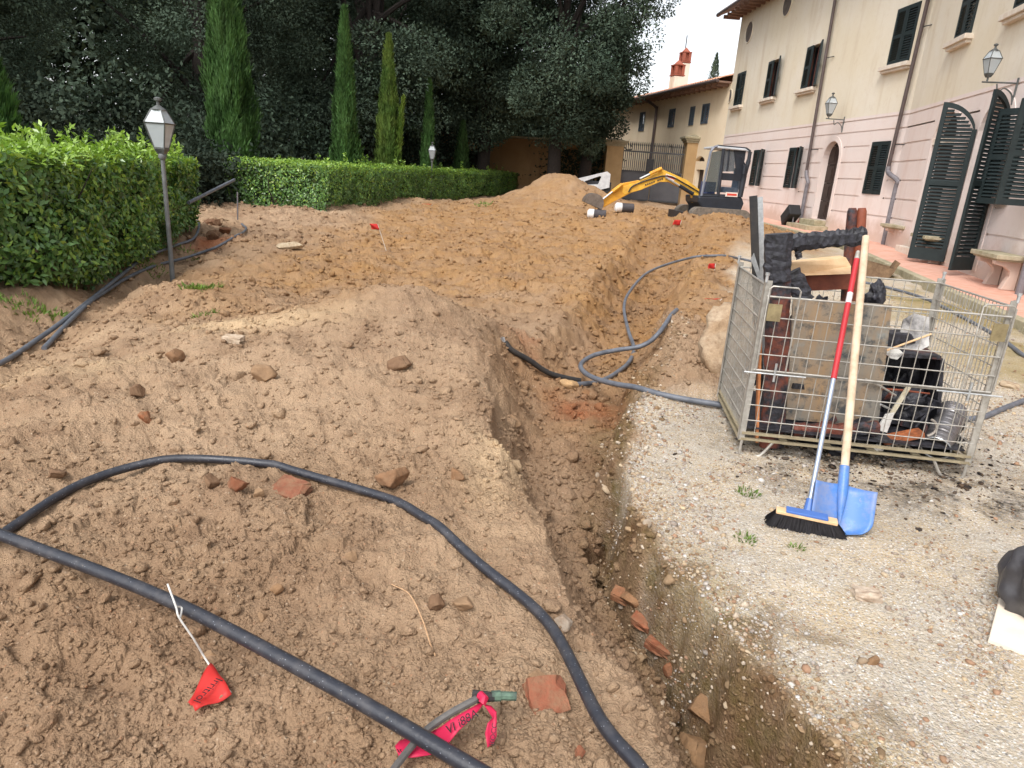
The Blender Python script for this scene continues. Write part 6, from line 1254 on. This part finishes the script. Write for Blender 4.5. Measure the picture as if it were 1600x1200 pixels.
    m = MB(); m.tube(pg([(1158, 245), (1166, 262)], .66), .02, 6); m.tube(pg([(1164, 258), (1162, 272)], .68), .05, 8); m.build('mirror', BK, v)
    # arm
    def part(nm, pts, wd, mat, q=0.): m = MB(); m.prism(pg(pts, q + wd / 2), n * -wd); return m.build(nm, mat, v, bevel=.012)
    boom = part('boom', [(1093, 296), (1090, 316), (1083, 317), (1081, 305), (1063, 293), (1046, 284.5), (1031, 284.5), (1001, 297), (976, 304), (972, 300), (975, 291), (1000, 283), (1029, 270), (1034, 264), (1041, 267), (1073, 281)], .17, Y1)
    part('stick', [(975, 286), (999, 281.5), (1001, 289), (991, 299), (967, 311), (944, 324), (938, 324), (939, 313), (958, 297)], .15, Y2)
    for nm, p0, p1, pm in (('boom_cylinder', (1083, 303), (1040, 277), .5), ('stick_cylinder', (1034, 263), (1000, 279), .55), ('bucket_cylinder', (972, 288), (942, 311), .5)):
        A_, B_ = pg([p0, p1], .13); M_ = A_ + (B_ - A_) * pm; m = MB(); m.tube([A_, M_], .05, 8); cy = m.build(nm, Y2 if nm != 'boom_cylinder' else BK, v, smooth=True); m = MB(); m.tube([M_, B_], .026, 8); m.build('rod', M_ZINC, cy, smooth=True)
    m = MB(); m.prism(pg([(1041, 271), (1056, 277), (1053, 283), (1039, 276)], .092), n * .004); pl = m.build('sticker', sm('white sticker', 0), v); m = MB(); m.prism(pg([(1042, 273), (1055, 278.5), (1053.5, 281), (1041, 275.5)], .097), n * .004); m.build('red_print', sm('red print', 0), pl)
    for i in range(9):
        if i == 5: continue
        x = 1008 + i * 3.2; y = 290.4 - i * 1.15; m = MB(); m.prism(pg([(x, y), (x + 2.0, y - .7), (x + 2.0, y - 3.2), (x, y - 2.5)], .09), n * .004); m.build('lettering_mark', BK, boom)
    m = MB(); m.tube(spline(pg([(1092, 300), (1070, 287), (1045, 275), (1020, 279), (990, 290), (982, 300)], .11), 5), .018, 6); m.build('hydraulic_hose', M_CABLE, v, smooth=True)
    bc, bh = f.hit(926, 317, 0); bk = bpy.data.objects.new('bucket', None)
    col.objects.link(bk); bk.parent = v; bk.location = Vector(f.P(bc, bh)) - v.location
    bucket_thing(bk, f.P(bc, bh), e, n, .26, .5, sm('dull grey steel', (128, 116, 106), (96, 86, 78), 10, .6, .4), 5, 215)
excavator()
def roll(px, py, yaw, label):
    c = at_r(px, py, 19.2); z = zt(c[0], c[1]); v = thing('wrapped_bundle', label, 'bundle', (c[0], c[1], z), 'bundles by the digger bucket'); u = np.array([math.cos(yaw), math.sin(yaw), 0]); P = np.array([c[0], c[1], z + .12])
    m = MB(); m.tube([P - u * .06, P + u * .26], .125, 14); m.build('dark_core', sm('dark wrapped core', (74, 70, 72), (56, 52, 54), 10, .7), v, smooth=True); m = MB(); m.tube([P - u * .24, P - u * .2, P - u * .08, P - u * .06], [.08, .126, .128, .12], 14); m.build('white_wrap', sm('white film', (232, 230, 228), (206, 204, 202), 14, .5, bump=.3), v, smooth=True)
roll(932, 331, -.15, 'dark bundle with a white wrapped end, directly under the digger bucket'); roll(974, 331, .05, 'dark bundle with a white wrapped end, right of the one under the bucket')
def loader():
    C = at_r(930, 290, 28.5); f = Frame(np.array([C[0], C[1], 0]), np.array([1., .05, 0]), np.array([.05, -1., 0])); v = thing('compact_loader', 'pale grey compact loader half hidden by the big earth mound', 'loader', f.P(0, .4))
    WT = sm('pale grey machine paint', (206, 206, 206), (178, 178, 180), 5, .5); 
    for q in (.75, -.75):
        pg = lambda pts: [f.P(*f.hit(x, y, q), q) for x, y in pts]; out = [(899, 281.5), (913, 283.5), (937, 275), (940, 277), (935, 288), (917, 288.5), (911, 290), (936, 297), (952, 293), (954, 273), (949, 268.5)]
        m = MB(); o1 = pg([(896, 283), (899, 280), (949, 268), (940, 276), (937, 275), (913, 283.5)]); m.prism(o1, f.n * -.12); m.prism(pg([(949, 268), (954, 272), (952, 293), (936, 297), (935, 288), (940, 276)]), f.n * -.12); m.prism(pg([(899, 284), (913, 283.5), (917, 288.5), (935, 288), (936, 297), (911, 290)]), f.n * -.12); m.build('lift_arm', WT, v)
    a, h = f.hit(930, 285, 0); m = MB(); f.box(m, a - .55, a + .55, .55, h + .05, -.6, .6); m.build('body', BKL, v, bevel=.03)
    for s_ in (-1, 1):
        for q in (.7, -.7): m = MB(); c = f.P(a + s_ * .42, .62, q); m.tube([c - f.n * .1, c + f.n * .1], .3, 16); w_ = m.build('wheel', sm('black tyre', (52, 50, 48), (40, 38, 38), 10, .9), v); m = MB(); m.tube([c - f.n * .11, c + f.n * .11], .15, 12); m.build('rim', WT, w_)
BKL = sm('charcoal machine paint', (70, 70, 74), (56, 56, 60), 5, .5); loader()
# black box on the pavement by the arched door
a, h = FL_.hit(1234, 344, .5); P0 = FL_.P(a, float(zpave(*FL_.P(a, 0)[:2])), .5); v = thing('black_box', 'black box tipped on its edge against the pink wall beside the downpipe', 'box', P0); ca, sa = math.cos(R(38)), math.sin(R(38)); u = -FL_.d * ca + np.array([0, 0, sa]); w2 = FL_.d * sa + np.array([0, 0, ca])
c = P0 + [0, 0, .3]; m = MB(); m.boxm(c, u * .3, w2 * .17, FL_.n * .17); m.build('body', sm('black plastic', (44, 44, 46), (36, 36, 38), 6, .5), v, bevel=.015); m = MB(); m.boxm(c + FL_.n * .175, u * .26, w2 * .13, FL_.n * .006); m.build('front_grille', sm('black mesh', (56, 56, 58), (40, 40, 42), 60, .8, bump=.5), v)
m = MB(); m.tube([c + u * .2 - w2 * .1, P0 - FL_.d * .22 + [0, 0, .0]], .02, 6); m.build('prop', M_GREYPIPE, v)
c = FL_.P(FL_.hit(1252, 336, .2)[0], 0, .22); zc = float(zpave(c[0], c[1])); m = MB(); m.lathe((c[0], c[1], zc), [(.05, 0), (.055, .12), (.03, .18), (.02, .22)], 12); tag(m.build('red_canister', M_FLAGR if 'M_FLAGR' in globals() else sm('red plastic', (206, 62, 62), (186, 50, 52), 6, .5), smooth=True), 'small red canister at the foot of the left downpipe', 'canister')
